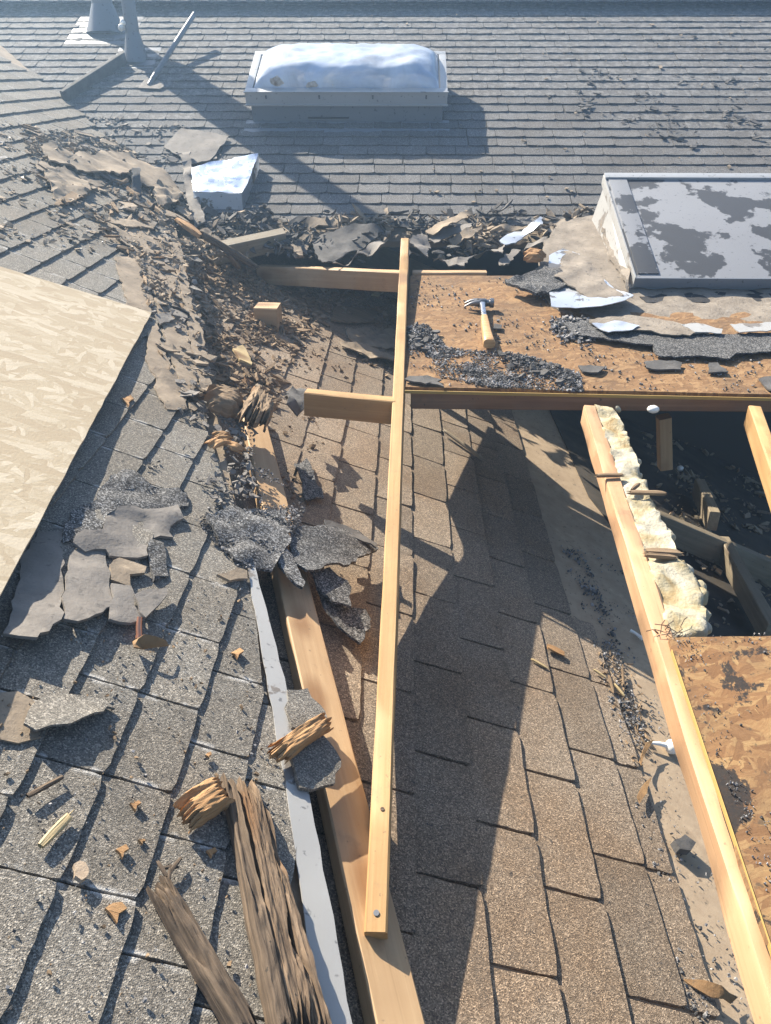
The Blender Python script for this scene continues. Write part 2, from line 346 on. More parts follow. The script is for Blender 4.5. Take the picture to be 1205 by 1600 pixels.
def rotwood(name, A, B, w, t, up, mat, parent=None, w2=None, rough=.35, jag=.03, nl=None, m=22, bend=0, tap=.5):
    """broken, fibrous piece of wood: ridges along the grain and jagged ends; A,B on the surface it lies on"""
    x = B - A; Ln = x.length; x.normalize(); y = up.cross(x).normalized(); z = x.cross(y)
    nl = nl or max(8, int(Ln / .018)); sd = random.random() * 99; w2 = w2 or w
    bm = bmesh.new(); rings = []
    ends = [(jag * (.5 + noise.noise(Vector((k * .9, sd, 1))) + random.uniform(-.3, .3)), jag * (.5 + noise.noise(Vector((k * .9, sd, 8))) + random.uniform(-.3, .3))) for k in range(m)]
    for i in range(nl + 1):
        u = i / nl; ring = []
        for k in range(m):
            a = 2 * math.pi * k / m; ca, sa = math.cos(a), math.sin(a)
            r = (abs(ca) ** 4 + abs(sa) ** 4) ** -.25
            g = noise.noise(Vector((u * Ln * 5 + sd, k * 2.9, sd))) * .7 + noise.noise(Vector((u * Ln * 21 + sd, k * 5.1, sd + 9))) * .5
            lo = noise.noise(Vector((u * Ln * 6, sd, 3))) * .25
            f = r * (1 + rough * g * 1.0 + lo * .9) * (1 - tap * (max(0, 1 - u * Ln / (jag * 2.2 + .004)) ** 2 + max(0, 1 - (1 - u) * Ln / (jag * 2.2 + .004)) ** 2))
            if sa < 0: f = min(f, 1.05)
            ww = w + (w2 - w) * u
            xx = -Ln / 2 + Ln * u
            if i == 0: xx += ends[k][0]
            if i == nl: xx -= ends[k][1]
            ring.append(bm.verts.new((xx, ca * ww / 2 * f + bend * math.sin(u * math.pi), sa * t / 2 * f + t / 2)))
        rings.append(ring)
    for a, b in zip(rings, rings[1:]):
        for k in range(m): bm.faces.new((a[k], a[(k + 1) % m], b[(k + 1) % m], b[k]))
    for rg, s in ((rings[0], 1), (rings[-1], -1)):
        c = bm.verts.new(sum((v.co for v in rg), Vector()) / m + Vector((s * jag * .6, 0, 0)))
        for k in range(m): bm.faces.new((rg[k], c, rg[(k + 1) % m]) if s > 0 else (rg[k], rg[(k + 1) % m], c))
    return link(name, bm_mesh(bm, name), basis(x, y, z, (A + B) / 2), parent, mat)

def rotplank(name, A, B, w, t, nn, mat, parent=None, w2=None, jag=.03, crack=.012, ny=30, nl=None, skew=0):
    """weathered plank piece: cracked along the grain, fibrous broken ends"""
    x = B - A; Ln = x.length; x.normalize(); y = nn.cross(x).normalized(); z = x.cross(y); w2 = w2 or w; sd = random.random() * 90
    nl = nl or max(14, min(150, int(Ln / .005))); V = []; Fc = []
    def nz(a, b, c=0): return noise.noise(Vector((a + sd, b + sd * 1.7, c)))
    e0 = [jag * (.6 + nz(j * .35, 1) + .7 * nz(j * 1.3, 2)) + skew * j / ny for j in range(ny + 1)]; e1 = [jag * (.6 + nz(j * .35, 5) + .7 * nz(j * 1.3, 6)) - skew * j / ny for j in range(ny + 1)]
    for i in range(nl + 1):
        u = i / nl; ww = w + (w2 - w) * u
        l = -ww / 2 * (1 + .22 * nz(u * Ln * 9, 3) + .12 * nz(u * Ln * 40, 3)); r = ww / 2 * (1 + .22 * nz(u * Ln * 9, 13) + .12 * nz(u * Ln * 40, 13))
        for j in range(ny + 1):
            v = j / ny; xx = -Ln / 2 + e0[j] + (Ln - e0[j] - e1[j]) * u; yy = l + (r - l) * v + .002 * nz(u * Ln * 14, v * 9)
            g = nz(xx * 8, yy * 75) + .7 * nz(xx * 45, yy * 190, 4) + .8 * max(0, nz(xx * 22, yy * 22, 30))
            ck = max(0, nz(xx * 5.5, yy * 34, 9) + .5 * nz(xx * 13, yy * 90, 19) - .16) * 2.6
            rim = min(1, min(v, 1 - v) * 7) ** .5; endf = min(1, min(u, 1 - u) * Ln / (jag + .004) * .8 + .25)
            V.append((xx, yy, t * (.25 + .75 * rim * endf) + g * .0035 - min(1, ck) * crack * rim))
    m = ny + 1; nv = len(V); V += [(a, b, min(c - .002, 0)) for a, b, c in V]
    for i in range(nl):
        for j in range(ny):
            a = i * m + j; Fc.append((a, a + m, a + m + 1, a + 1)); Fc.append((nv + a, nv + a + 1, nv + a + m + 1, nv + a + m))
    for i in range(nl):
        for j in (0, ny):
            a = i * m + j; b = a + m; Fc.append((a, a + nv, b + nv, b) if j else (b, b + nv, a + nv, a))
    for j in range(ny):
        for i in (0, nl):
            a = i * m + j; b = a + 1; Fc.append((a, b, b + nv, a + nv) if i else (b, a, a + nv, b + nv))
    me = bpy.data.meshes.new(name); me.from_pydata(V, [], Fc); me.update()
    me.polygons.foreach_set('use_smooth', [True] * len(me.polygons)); me.set_sharp_from_angle(angle=R(50))
    return link(name, me, basis(x, y, z, (A + B) / 2), parent, mat)
def chunk(name, label, x0, y0, x1, y1, pl, lift, w, t, mat, cat='rotten wood', **k): return tag(rotplank(name, U(x0, y0, pl, lift), U(x1, y1, pl, lift), w, t, nrm(pl), mat, **k), label, cat)
def inpoly(q, poly):
    r = False
    for i in range(len(poly)):
        a, b = poly[i], poly[i - 1]
        if (a[1] > q[1]) != (b[1] > q[1]) and q[0] < (b[0] - a[0]) * (q[1] - a[1]) / (b[1] - a[1]) + a[0]: r = not r
    return r
def scatter(name, px, pl, count, s0, s1, asp, thick, mat, lift=.002, tilt=.35, pile=0, clump=0, parent=None):
    """uncountable crumbs lying on plane pl inside a traced area: one object of real little solids"""
    wp = [Ur(x, y, pl) for x, y in px]; poly = [(p.x, p.y) for p in wp]
    x0, x1 = min(p[0] for p in poly), max(p[0] for p in poly); y0, y1 = min(p[1] for p in poly), max(p[1] for p in poly)
    n = nrm(pl); c0 = on((x0 + x1) / 2, (y0 + y1) / 2, pl); V = []; Fc = []; k = 0; tries = 0; sd = random.random() * 50
    while k < count and tries < count * 30:
        tries += 1
        q = (random.uniform(x0, x1), random.uniform(y0, y1))
        if not inpoly(q, poly): continue
        cl = noise.noise(Vector((q[0] * 4 + sd, q[1] * 4, sd))) + .6 * noise.noise(Vector((q[0] * 11 + sd, q[1] * 11, sd)))
        if clump and cl < clump * (random.random() - .35): continue
        k += 1
        s = s0 + (s1 - s0) * random.random() ** 3.2; a = random.uniform(0, 6.28)
        nn = (n + Vector((random.gauss(0, tilt), random.gauss(0, tilt), 0))).normalized()
        x = (Vector((math.cos(a), math.sin(a), 0)) - nn * nn.dot(Vector((math.cos(a), math.sin(a), 0)))).normalized(); y = nn.cross(x)
        ap = random.uniform(*asp); th = thick * random.uniform(.5, 1.4) * min(1, s / s1 * 2.5)
        p = on(q[0], q[1], pl, lift + pile * random.random() ** 2 * max(0, cl + .4) + s * tilt * .25) - c0
        m = random.choice((4, 5, 5, 6)); b = len(V)
        ang = [2 * math.pi * (i + random.uniform(-.35, .35)) / m for i in range(m)]; rr = [random.uniform(.6, 1.1) for _ in ang]
        for t in ang and range(m): V.append(p + x * (math.cos(ang[t]) * s / 2 * rr[t]) + y * (math.sin(ang[t]) * s / 2 * ap * rr[t]) + nn * (th / 2 + random.uniform(-.15, .15) * s * .3))
        for t in range(m): V.append(V[b + t] - nn * th)
        Fc.append(list(range(b, b + m))); Fc.append([b + m + i for i in range(m)][::-1])
        for t in range(m): u = (t + 1) % m; Fc.append((b + u, b + t, b + m + t, b + m + u))
    me = bpy.data.meshes.new(name); me.from_pydata([tuple(v) for v in V], [], Fc); me.update()
    o = link(name, me, Matrix.Translation(c0), parent, mat); o['kind'] = 'stuff'; return o

# ------------------------------------------------------------------ ground, trees beyond the ridge, house body
bm = bmesh.new(); bmesh.ops.create_grid(bm, x_segments=2, y_segments=2, size=100)
g = link('ground', bm_mesh(bm, 'ground'), Matrix.Translation((0, 0, 0)), None, M_GRASS); g['kind'] = 'structure'
def tree(x, y, h, cr, label):
    t = root('tree', label, 'tree', (x, y, 0), 'trees beyond the ridge')
    base = Vector((x, y, 0)); tube('trunk', [base, base + Vector((.1, 0, h * .45)), base + Vector((-.1, .1, h * .8))], [.24, .17, .06], M_BARK, t, 9)
    V = []; Fc = []
    for b in range(26):
        d = Vector((random.gauss(0, 1), random.gauss(0, 1), random.gauss(0, 1))).normalized() * cr * random.uniform(.4, 1); d.z *= .8
        c = Vector((0, 0, h * .68)) + d
        for k in range(60):
            p = c + Vector((random.gauss(0, 1), random.gauss(0, 1), random.gauss(0, 1))) * cr * .2
            u = Vector((random.gauss(0, 1), random.gauss(0, 1), random.gauss(0, 1))).normalized() * .16; v = u.orthogonal().normalized() * .09; i = len(V)
            V += [p - u, p + v, p + u, p - v]; Fc.append((i, i + 1, i + 2, i + 3))
    me = bpy.data.meshes.new('crown'); me.from_pydata(V, [], Fc); link('crown', me, Matrix.Translation(base), t, M_LEAVES)
for a in [(1.5, 17, 8.2, 1.7, 'leafy green tree beyond the ridge above the peeling hatch'), (5.5, 19, 8.4, 1.9, 'leafy green tree beyond the ridge at the far right'), (-2.6, 18, 7.4, 1.5, 'low green tree beyond the ridge behind the domed skylight'),
          (-8, 20, 7.3, 1.8, 'low green tree beyond the ridge behind the vent pipes')]: tree(*a)

# ------------------------------------------------------------------ shingled roofs
def tab_mesh(name, e, ln, t, seed, curl=.4, wav=.002, lap=.018):
    r = random.Random(seed); bm = bmesh.new(); hw = ln / 2
    out = []
    for k in range(7): out.append((-lap + (e + lap) * k / 7, -hw))
    for k in range(9): out.append((e, -hw + ln * k / 9))
    for k in range(7): out.append((e - (e + lap) * k / 7, hw))
    for k in range(3): out.append((-lap, hw - ln * k / 3))
    cc = [r.uniform(-.1, 1) for _ in range(2)]
    def z(x, y):
        u = (x + lap) / (e + lap); v = (y + hw) / ln
        return t * (.12 + .88 * u) + t * curl * u * u * (cc[0] * max(0, .5 - v) * 2 + cc[1] * max(0, v - .5) * 2) + r.uniform(-.06, .06) * t
    o2 = [(x + r.uniform(-wav, wav), y + r.uniform(-wav, wav)) for x, y in out]
    for i, (x, y) in enumerate(o2):
        if abs(abs(y) - hw) < wav * 2 and x > e - wav * 3: o2[i] = (x - r.uniform(.002, .006), y * .985)
    cx = e / 2; top = [bm.verts.new((x, y, z(x, y))) for x, y in o2]; inn = [bm.verts.new((cx + (x - cx) * .62, y * .62, z(cx + (x - cx) * .62, y * .62))) for x, y in o2]
    bot = [bm.verts.new((x, y, -.004)) for x, y in o2]; c = bm.verts.new((cx, 0, z(cx, 0))); m = len(top)
    for k in range(m):
        j = (k + 1) % m; bm.faces.new((top[k], top[j], inn[j], inn[k])); bm.faces.new((inn[k], inn[j], c)); bm.faces.new((bot[k], bot[j], top[j], top[k]))
    return bm_mesh(bm, name)
def poly_deck(name, pts, pl, thick, mat, parent):
    top = [on(x, y, pl) for x, y in pts]; c = sum(top, Vector()) / len(top); bm = bmesh.new()
    a = [bm.verts.new(p - c) for p in top]; b = [bm.verts.new(p - c - Vector((0, 0, thick))) for p in top]; bm.faces.new(a); bm.faces.new(b[::-1])
    for i in range(len(a)): j = (i + 1) % len(a); bm.faces.new((a[j], a[i], b[i], b[j]))
    return link(name, bm_mesh(bm, name), Matrix.Translation(c), parent, mat)
def clipped(me, M, c0, nn):
    """the part of a tab that lies behind the torn edge (plane through c0, normal nn)"""
    Mi = M.inverted(); c = Mi @ c0; nl = (Mi.to_3x3() @ nn).normalized()
    d = [(v.co - c).dot(nl) for v in me.vertices]
    if max(d) < 0: return me
    if min(d) > -.012: return None
    bm = bmesh.new(); bm.from_mesh(me)
    r = bmesh.ops.bisect_plane(bm, geom=bm.verts[:] + bm.edges[:] + bm.faces[:], plane_co=c, plane_no=nl, clear_outer=True)
    bmesh.ops.holes_fill(bm, edges=[e for e in bm.edges if e.is_boundary], sides=0)
    return bm_mesh(bm, me.name)
def lay(rt, pl, mat, meshes, spots, down, along, lift=.001, limit=300, clip=None):
    n = nrm(pl); d = (down - n * down.dot(n)).normalized(); a = n.cross(d)
    lst = []
    for (X, Y) in spots:
        p = on(X, Y, pl, lift); px, py = proj(p); ins = -30 < px < 1235 and -10 < py < 1640
        lst.append((0 if ins else 1, (p - O).length, p))
    lst.sort(key=lambda q: (q[0], q[1])); rest = []
    for i, (_, _, p) in enumerate(lst):
        me = random.choice(meshes); M = basis(d, a, n, p + Vector((0, 0, random.uniform(0, .0015)))) @ Matrix.Rotation(random.gauss(0, .009), 4, 'Z') @ Matrix.Rotation(random.gauss(0, .006), 4, 'Y')
        if clip:
            me = clipped(me, M, *clip(p))
            if me is None: continue
        if i < limit: link('shingle', me, M, rt, mat)
        else: rest.append((me, M))
    if rest:
        V = []; Fc = []; c = rest[0][1].translation.copy()
        for me, M in rest:
            b = len(V); V += [tuple(M @ v.co - c) for v in me.vertices]; Fc += [[i + b for i in p.vertices] for p in me.polygons]
        mm = bpy.data.meshes.new('shingle_field'); mm.from_pydata(V, [], Fc); mm.update(); o = link('shingle_field', mm, Matrix.Translation(c), rt, mat); o['kind'] = 'stuff'
rg = random.Random(3)
# far roof
FE = 4.42; RIDGE = 7.17
far = root('shingled_roof', 'far grey shingled roof slope rising to a straight ridge across the top', 'roof', on(0, FE, F))
poly_deck('deck', [(-7, FE - .12), (6, FE - .12), (6, RIDGE), (-7, RIDGE)], (F[0] - .004, 0, F[2]), .03, M_DECK, far)
bk = (F[0] + .84 * RIDGE - .004, 0, -.42)
poly_deck('back_slope', [(-7, RIDGE), (6, RIDGE), (6, 11), (-7, 11)], bk, .03, M_FAR, far)
box('wall', Matrix.Translation((-.5, 7.0, 2.1)), (12.6, 5, 4.2), M_WALL, far, 0)
pitch = .105 / 1.0847; spots = []; row = 0; y = FE
while y < RIDGE - .03:
    x = -4.2 + rg.uniform(0, .17)
    while x < 3.3:
        spots.append((x, y + pitch)); x += .178
    y += pitch; row += 1
lay(far, F, M_FAR, [tab_mesh('far_tab', .106, rg.choice((.172, .174, .176)), .0085, s, .5, .0014) for s in range(8)], spots, Vector((0, -1, -.42)), None)
capm = [tab_mesh('cap_tab', .15, .3, .012, s, .3, .003) for s in range(3)]
x = -5
while x < 4.5:
    for sgn in (1,):
        p = Vector((x, RIDGE, F[0] + F[2] * RIDGE + .012)) + O
        link('ridge_cap', random.choice(capm), basis(Vector((-1, 0, 0)), Vector((0, -1, 0)), Vector((0, 0, 1)), p) @ Matrix.Rotation(.05, 4, 'Y'), far, M_FAR)
    x += .145
# left roof, cut open along a ragged edge
def cutx(Y): return -.069 - .314 * (Y - .601)
left = root('shingled_roof', 'near grey shingled roof slope on the left with its edge torn open', 'roof', on(-1, 1.5, L))
poly_deck('deck', [(cutx(.1), .1), (cutx(4.5), 4.5), (-1.75, 5.4), (-3.4, 7.05), (-6, 7.1), (-6, .1)], (L[0] - .006, L[1], L[2]), .02, M_FELTB, left)
EX = .105; spots = []
def valleyY(X): return (F[0] - L[0] - L[1] * X) / (L[2] - F[2])
EDGE_PX = [(503, 1640), (452, 1215), (412, 1010), (389, 880), (322, 640), (300, 520), (268, 380), (240, 300)]
EDGE_W = [U(x, y, L) for x, y in EDGE_PX]
def torn(p):
    for a, b in zip(EDGE_W, EDGE_W[1:]):
        if p.y < b.y or b is EDGE_W[-1]: break
    d = (b - a).normalized(); nn = Vector((d.y, -d.x, 0)).normalized(); nn = Matrix.Rotation(random.gauss(0, .09), 3, 'Z') @ nn
    t = (p - a).dot(d); return a + d * t + nn * random.uniform(-.012, .004), nn
for k in range(-2, 34):
    xl = -.38 - EX * k; y = .1 + rg.uniform(0, .2)
    off = {0: .694, 1: .688}.get(k)
    if off: y = off - .2 * 3 + .1
    while y < 6:
        xu = xl - EX
        if xu < cutx(y) + .02 and y < valleyY(xu) - .05: spots.append((xu, y))
        y += .1965
lay(left, L, M_LEFT, [tab_mesh('left_tab', EX + .001, .1912, .0095, s, .3, .001) for s in range(9)], spots, Vector((1, 0, -.48)), None, clip=torn)
# old roof underneath
old = root('shingled_roof', 'old brown shingled roof slope lying lower in the opened pit', 'roof', on(.3, 1.5, C))
poly_deck('deck', [(-1.6, .1), (4.2, .1), (4.2, 6.4), (-2.4, 6.4)], (C[0] - .003, C[1], C[2]), .02, M_DUST, old)
poly_deck('hole_shade_sheet', [(1.02, 1.2), (4.2, 1.2), (4.2, 6.4), (.78, 6.4), (.86, 3.1), (.97, 2.7), (1.06, 2.2)], (C[0] + .004, C[1], C[2]), .01, M_HOLESHADE, old)  # dark sheet over the deck, the hole's shade put into its colour
EC = .1342; spots = []
for k in range(-7, 7):
    xl = -.2232 + EC * k; ph = {2: 1.59, 3: 1.44 + .155}.get(k, rg.uniform(0, .31)); 
    if k % 2: ph = 1.44 + rg.uniform(-.03, .03)
    elif k not in (2,): ph = 1.59 + rg.uniform(-.03, .03)
    y = ph - .31 * 5
    while y < 6:
        xu = xl - EC
        if y > .1 and y < 5.4: spots.append((xu, y))
        y += .3105
lay(old, C, M_OLD, [tab_mesh('old_tab', EC + .001, .302, .008, s, .5, .0014) for s in range(9)], spots, Vector((1, 0, -.42)), None, lift=.0015)
spots = []; y = .35
while y < 2.2: spots.append((.585, y)); y += .3105
lay(old, C, M_OLD, [tab_mesh('narrow_tab', .066, .301, .006, 50 + s, .4, .003) for s in range(4)], spots, Vector((1, 0, -.42)), None, lift=.0015)

# ------------------------------------------------------------------ skylight with clouded dome
nF = nrm(F); dF = Vector((0, 1, .42)).normalized(); xF = Vector((1, 0, 0))
P0 = U(390, 191, F); P1 = U(697, 191, F); SW = (P1 - P0).length; SD = .52; mid = (P0 + P1) / 2
sk = root('domed_skylight', 'rectangular skylight with clouded plastic dome on the far roof', 'skylight', mid)
MS = basis(xF, dF, nF, mid)
def wallbox(name, c, s, mat, parent=sk, bev=.003): return box(name, MS @ Matrix.Translation(c), s, mat, parent, bev)
t = .035
wallbox('curb', (0, t / 2, .055), (SW - .05, t, .11), M_CURB); wallbox('curb', (0, SD - t / 2, .055), (SW - .05, t, .11), M_CURB)
wallbox('curb', (-SW / 2 + .025 + t / 2, SD / 2, .055), (t, SD - 2 * t, .11), M_CURB); wallbox('curb', (SW / 2 - .025 - t / 2, SD / 2, .055), (t, SD - 2 * t, .11), M_CURB)
fr = wallbox('frame', (0, .005, .155), (SW, .045, .086), M_ALU); wallbox('frame', (0, SD - .005, .155), (SW, .045, .086), M_ALU)
wallbox('frame', (-SW / 2 + .0225, SD / 2, .155), (.045, SD - .055, .0855), M_ALU); wallbox('frame', (SW / 2 - .0225, SD / 2, .155), (.045, SD - .055, .0855), M_ALU)
wallbox('frame_lip', (0, -.021, .1165), (SW + .012, .012, .009), M_ALU); wallbox('frame_lip', (0, -.021, .196), (SW + .012, .012, .006), M_ALU)
for i in range(4): o = wallbox('screw', (-SW / 2 + .13 + i * .33, -.0195, .165), (.011, .008, .022), M_DSTEEL, sk, .002)
wallbox('apron_flashing', (0, -.06, .004), (SW + .04, .16, .004), M_CURB, bev=.001)
wallbox('curb_seam', (-.12, -.004, .03), (.26, .006, .008), M_BLACK, bev=.001)
bm = bmesh.new(); nx, ny = 44, 22; gr = []
for j in range(ny + 1):
    r_ = []
    for i in range(nx + 1):
        u = -1 + 2 * i / nx; v = -1 + 2 * j / ny
        h = ((1 - abs(u) ** 7) * (1 - abs(v) ** 4)) ** .5
        h = .115 * h + 0.012 * h * noise.noise(Vector((u * 3.5, v * 2.2, 5))) + .008 * h * noise.noise(Vector((u * 9, v * 6, 1)))
        r_.append(bm.verts.new((u * (SW / 2 - .05), v * (SD / 2 - .035), h)))
    gr.append(r_)
for j in range(ny):
    for i in range(nx): bm.faces.new((gr[j][i], gr[j][i + 1], gr[j + 1][i + 1], gr[j + 1][i]))
link('dome', bm_mesh(bm, 'dome', True), MS @ Matrix.Translation((0, SD / 2, .19)), sk, M_DOME)
wallbox('inner_panel', (0, SD / 2, .06), (SW - .13, SD - .09, .01), M_CURB)
bm = bmesh.new()
for i in range(34):
    u = random.uniform(-.47, .5); bmesh.ops.create_icosphere(bm, subdivisions=2, radius=random.uniform(.035, .06), matrix=Matrix.Translation((u, random.uniform(.07, .17), .17 + random.uniform(0, .05))) @ Matrix.Diagonal((1.5, 1, .8, 1)))
for v in bm.verts: v.co += noise.noise_vector(v.co * 25) * .016
link('insulation_wad', bm_mesh(bm, 'insulation_wad', True), MS, sk, M_INS)

# ------------------------------------------------------------------ flat hatch with peeling lid
A = ray(995, 434); A = A * (3.38 / A.y); B = ray(945, 274); B = B * (4.2 / B.y); X0 = (A.x + B.x) / 2; XW = 1.5
pl2 = (0, 0, (B.z - A.z) / .82); pl2 = (A.z - pl2[2] * 3.38, 0, pl2[2]); n2 = nrm(pl2); d2 = Vector((0, 1, pl2[2])).normalized(); LD = .82 * math.sqrt(1 + pl2[2] ** 2)
hat = root('roof_hatch', 'flat skylight hatch with peeling grey painted lid beside torn flashing', 'skylight', on(X0 + XW / 2, 3.38, S))
MH = basis(xF, d2, n2, Vector((X0, 3.38, A.z)) + O)
def hb(name, c, s, mat, bev=.003): return box(name, MH @ Matrix.Translation(c), s, mat, hat, bev)
hb('lid', (XW / 2, LD / 2, -.013), (XW, LD, .026), M_LID, .006)
hb('seam_strip', (.055, LD / 2, .003), (.09, LD - .05, .006), M_LID, .002)
hb('seam_strip', (.5, LD / 2 - .02, .0025), (.055, LD - .09, .005), M_LID, .002) if False else None
hb('back_batten', (XW / 2, LD - .02, .006), (XW + .01, .045, .014), M_ALU, .003)
hb('front_lip', (XW / 2, -.004, -.02), (XW + .006, .006, .045), M_CURB, .002)
hb('side_lip', (-.004, LD / 2, -.022), (.007, LD + .004, .05), M_WHT, .002)
bm = bmesh.new()   # curb walls, down to the saddle deck
def wallquad(a, b, c, d, th):
    n_ = (b - a).cross(d - a).normalized() * th; vs = [bm.verts.new(q) for q in (a, b, c, d)]; ws = [bm.verts.new(q - n_) for q in (a, b, c, d)]
    bm.faces.new(vs); bm.faces.new(ws[::-1])
    for i in range(4): j = (i + 1) % 4; bm.faces.new((vs[j], vs[i], ws[i], ws[j]))
o0 = Vector((X0, 3.38, A.z)) + O
def hp(x, y, z): return MH @ Vector((x, y, z))
fl = on(X0 + .012, 3.40, S, -.02); fr_ = on(X0 + XW, 3.40, S, -.02); bl = on(X0 + .0, 4.22, S, -.03)
wallquad(hp(.012, .02, -.03), hp(XW - .01, .02, -.03), fr_, fl, -.02)
front = link('front_curb', bm_mesh(bm, 'front_curb'), None, hat, M_CURB)
bm = bmesh.new(); wallquad(hp(.008, LD - .01, -.03), hp(.008, .02, -.03), on(X0 - .03, 3.40, S, -.02), on(X0 - .03, 4.25, S, -.02), -.02)
link('side_curb', bm_mesh(bm, 'side_curb'), None, hat, M_WHT)
bm = bmesh.new(); wallquad(hp(XW - .01, .02, -.03), hp(XW - .01, LD - .01, -.03), on(X0 + XW, 4.25, S, -.02), on(X0 + XW, 3.4, S, -.02), -.02)
link('side_curb', bm_mesh(bm, 'side_curb'), None, hat, M_WHT)
sheet('cant_strip', [(983, 462), (950, 398), (930, 335), (938, 320), (946, 335), (962, 385), (985, 430)], S, .01, .02, M_MUD, .02, 18, .008, .03, .03, parent=hat, lifts=[.01, .01, .01, .06, .07, .05, .05])
sheet('tar_band', [(1000, 463), (1100, 458), (1205, 452), (1320, 455), (1320, 470), (1205, 470), (1100, 472), (1010, 474)], S, .004, .012, M_BLACK, .006, 15, .008, .03, parent=hat)

# ------------------------------------------------------------------ pipes and tools on the far roof
def vent(px, py, r, h, label):
    b = U(px, py, F); t = root('vent_pipe', label, 'vent pipe', b, 'vent pipes on the far roof')
    tube('pipe', [b - Vector((0, 0, .05)), b + Vector((0, 0, .52)), b + Vector((0, 0, .54)), b + Vector((0, 0, h))], [r, r, r * 1.75, r * 1.75], M_PIPE, t, 20)
    tube('boot', [b + Vector((0, -.01, -.03)), b + Vector((0, 0, .05)), b + Vector((0, 0, .14)), b + Vector((0, 0, .16))], [r * 1.95, r * 1.55, r * 1.12, r * 1.02], M_PIPE, t, 20)
    box('base_flange', basis(xF, dF, nF, b + nF * .006), (r * 6.5, r * 7, .004), M_PIPE, t, .001)
    return t, b
t, b = vent(213, 92, .047, 1.5, 'slim grey vent pipe with a flared boot and white sealant lump')
bm = bmesh.new()
for i in range(7): bmesh.ops.create_icosphere(bm, subdivisions=2, radius=random.uniform(.014, .024), matrix=Matrix.Translation((random.uniform(-.02, .02), random.uniform(-.02, .02), random.uniform(-.02, .02))))
link('sealant_lump', bm_mesh(bm, 'sealant_lump', True), Matrix.Translation(b + Vector((-.055, -.02, .2))), t, M_PLAS)
vent(166, 46, .075, 1.2, 'thicker pale vent pipe at the upper left')
a = U(197, 100, F, .0) ; b = U(102, 162, F, .0)
x = (b - a).normalized()
o = tag(box('loose_plank', basis(x, nF.cross(x), nF, (a + b) / 2 + nF * .04), (( b - a).length, .03, .08), M_FELTD, None, .004), 'dark bluish plank lying on its edge below the vent pipes', 'plank')
sp = root('roofing_shovel', 'long handled roofing shovel lying on the far roof by the vent pipe', 'shovel', U(240, 128, F))
a = U(238, 124, F, .03); b = U(304, 22, F, .16)
tube('handle', [a, (a + b) / 2, b], .017, M_PIPE, sp, 12)
sheet('blade', [(216, 137), (226, 124), (240, 122), (255, 128), (256, 135), (250, 139)], F, .02, .005, M_FELT, .003, 8, .001, .1, parent=sp)
tube('socket', [a + (a - b).normalized() * .06, a + (b - a).normalized() * .1], [.012, .021], M_PIPE, sp, 10)

# ------------------------------------------------------------------ framing lumber
UPZ = Vector((0, 0, 1))
rdg = root('ridge_board', 'long new pine board on edge running from the near pit to the far roof', 'board', U(587, 1458, C))
RP = (-1.27 - .168 * .755, 0, .168)
A = U(587, 1456, RP); B = U(633, 372, RP)
lumber('board', A, B, .039, .03, UPZ, M_PINE, rdg, [(0, .03), (.1, .09), (.25, .2), (.4, .185), (.55, .16), (.62, .25), (1, .25)])
nb = (B - A).normalized(); up = (UPZ - nb * nb.z).normalized()
tube('nail_head', [A + nb * .03 + up * .0005, A + nb * .03 + up * .0025], .0052, M_PIPE, rdg, 12)
tube('nail_head', [A + nb * .22 + up * .0005 + Vector((.003, 0, 0)), A + nb * .22 + up * .0015 + Vector((.003, 0, 0))], .004, M_ROTD, rdg, 12)
nC = nrm(C)
tag(lumber('valley_board', U(634, 1625, C, .066), U(392, 628, C, .062), .088, .042, nC, M_PINEP), 'pale pine board lying flat in the gap under the long pine board', 'board')
JP = (-1.0 + .0, 0, 0)
def ud(x, y, Y): d = ray(x, y); return d * (Y / d.y) + O
A = ud(478, 610, 2.46); B = ud(628, 624, 2.42); B2 = ud(1240, 640, 2.42)
tag(lumber('cross_joist', A, B - Vector((.02, 0, 0)), .045, .085, UPZ, M_PINE), 'pine crosspiece meeting the long board just left of the orange panel', 'joist')
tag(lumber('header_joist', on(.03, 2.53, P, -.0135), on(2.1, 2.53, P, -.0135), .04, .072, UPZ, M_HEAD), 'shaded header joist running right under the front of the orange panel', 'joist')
A = ud(405, 414, 4.25); B = ud(629, 424, 3.75)
tag(lumber('cross_joist', A, B - Vector((.0, 0, 0)), .055, .095, UPZ, M_PINEP), 'dirty pale crosspiece below the torn far roof, left of the long board', 'joist')
tag(lumber('cross_joist', ud(645, 424, 3.64), ud(760, 424, 3.64), .055, .06, UPZ, M_PINEP), 'short pale crosspiece behind the far edge of the orange panel', 'joist')
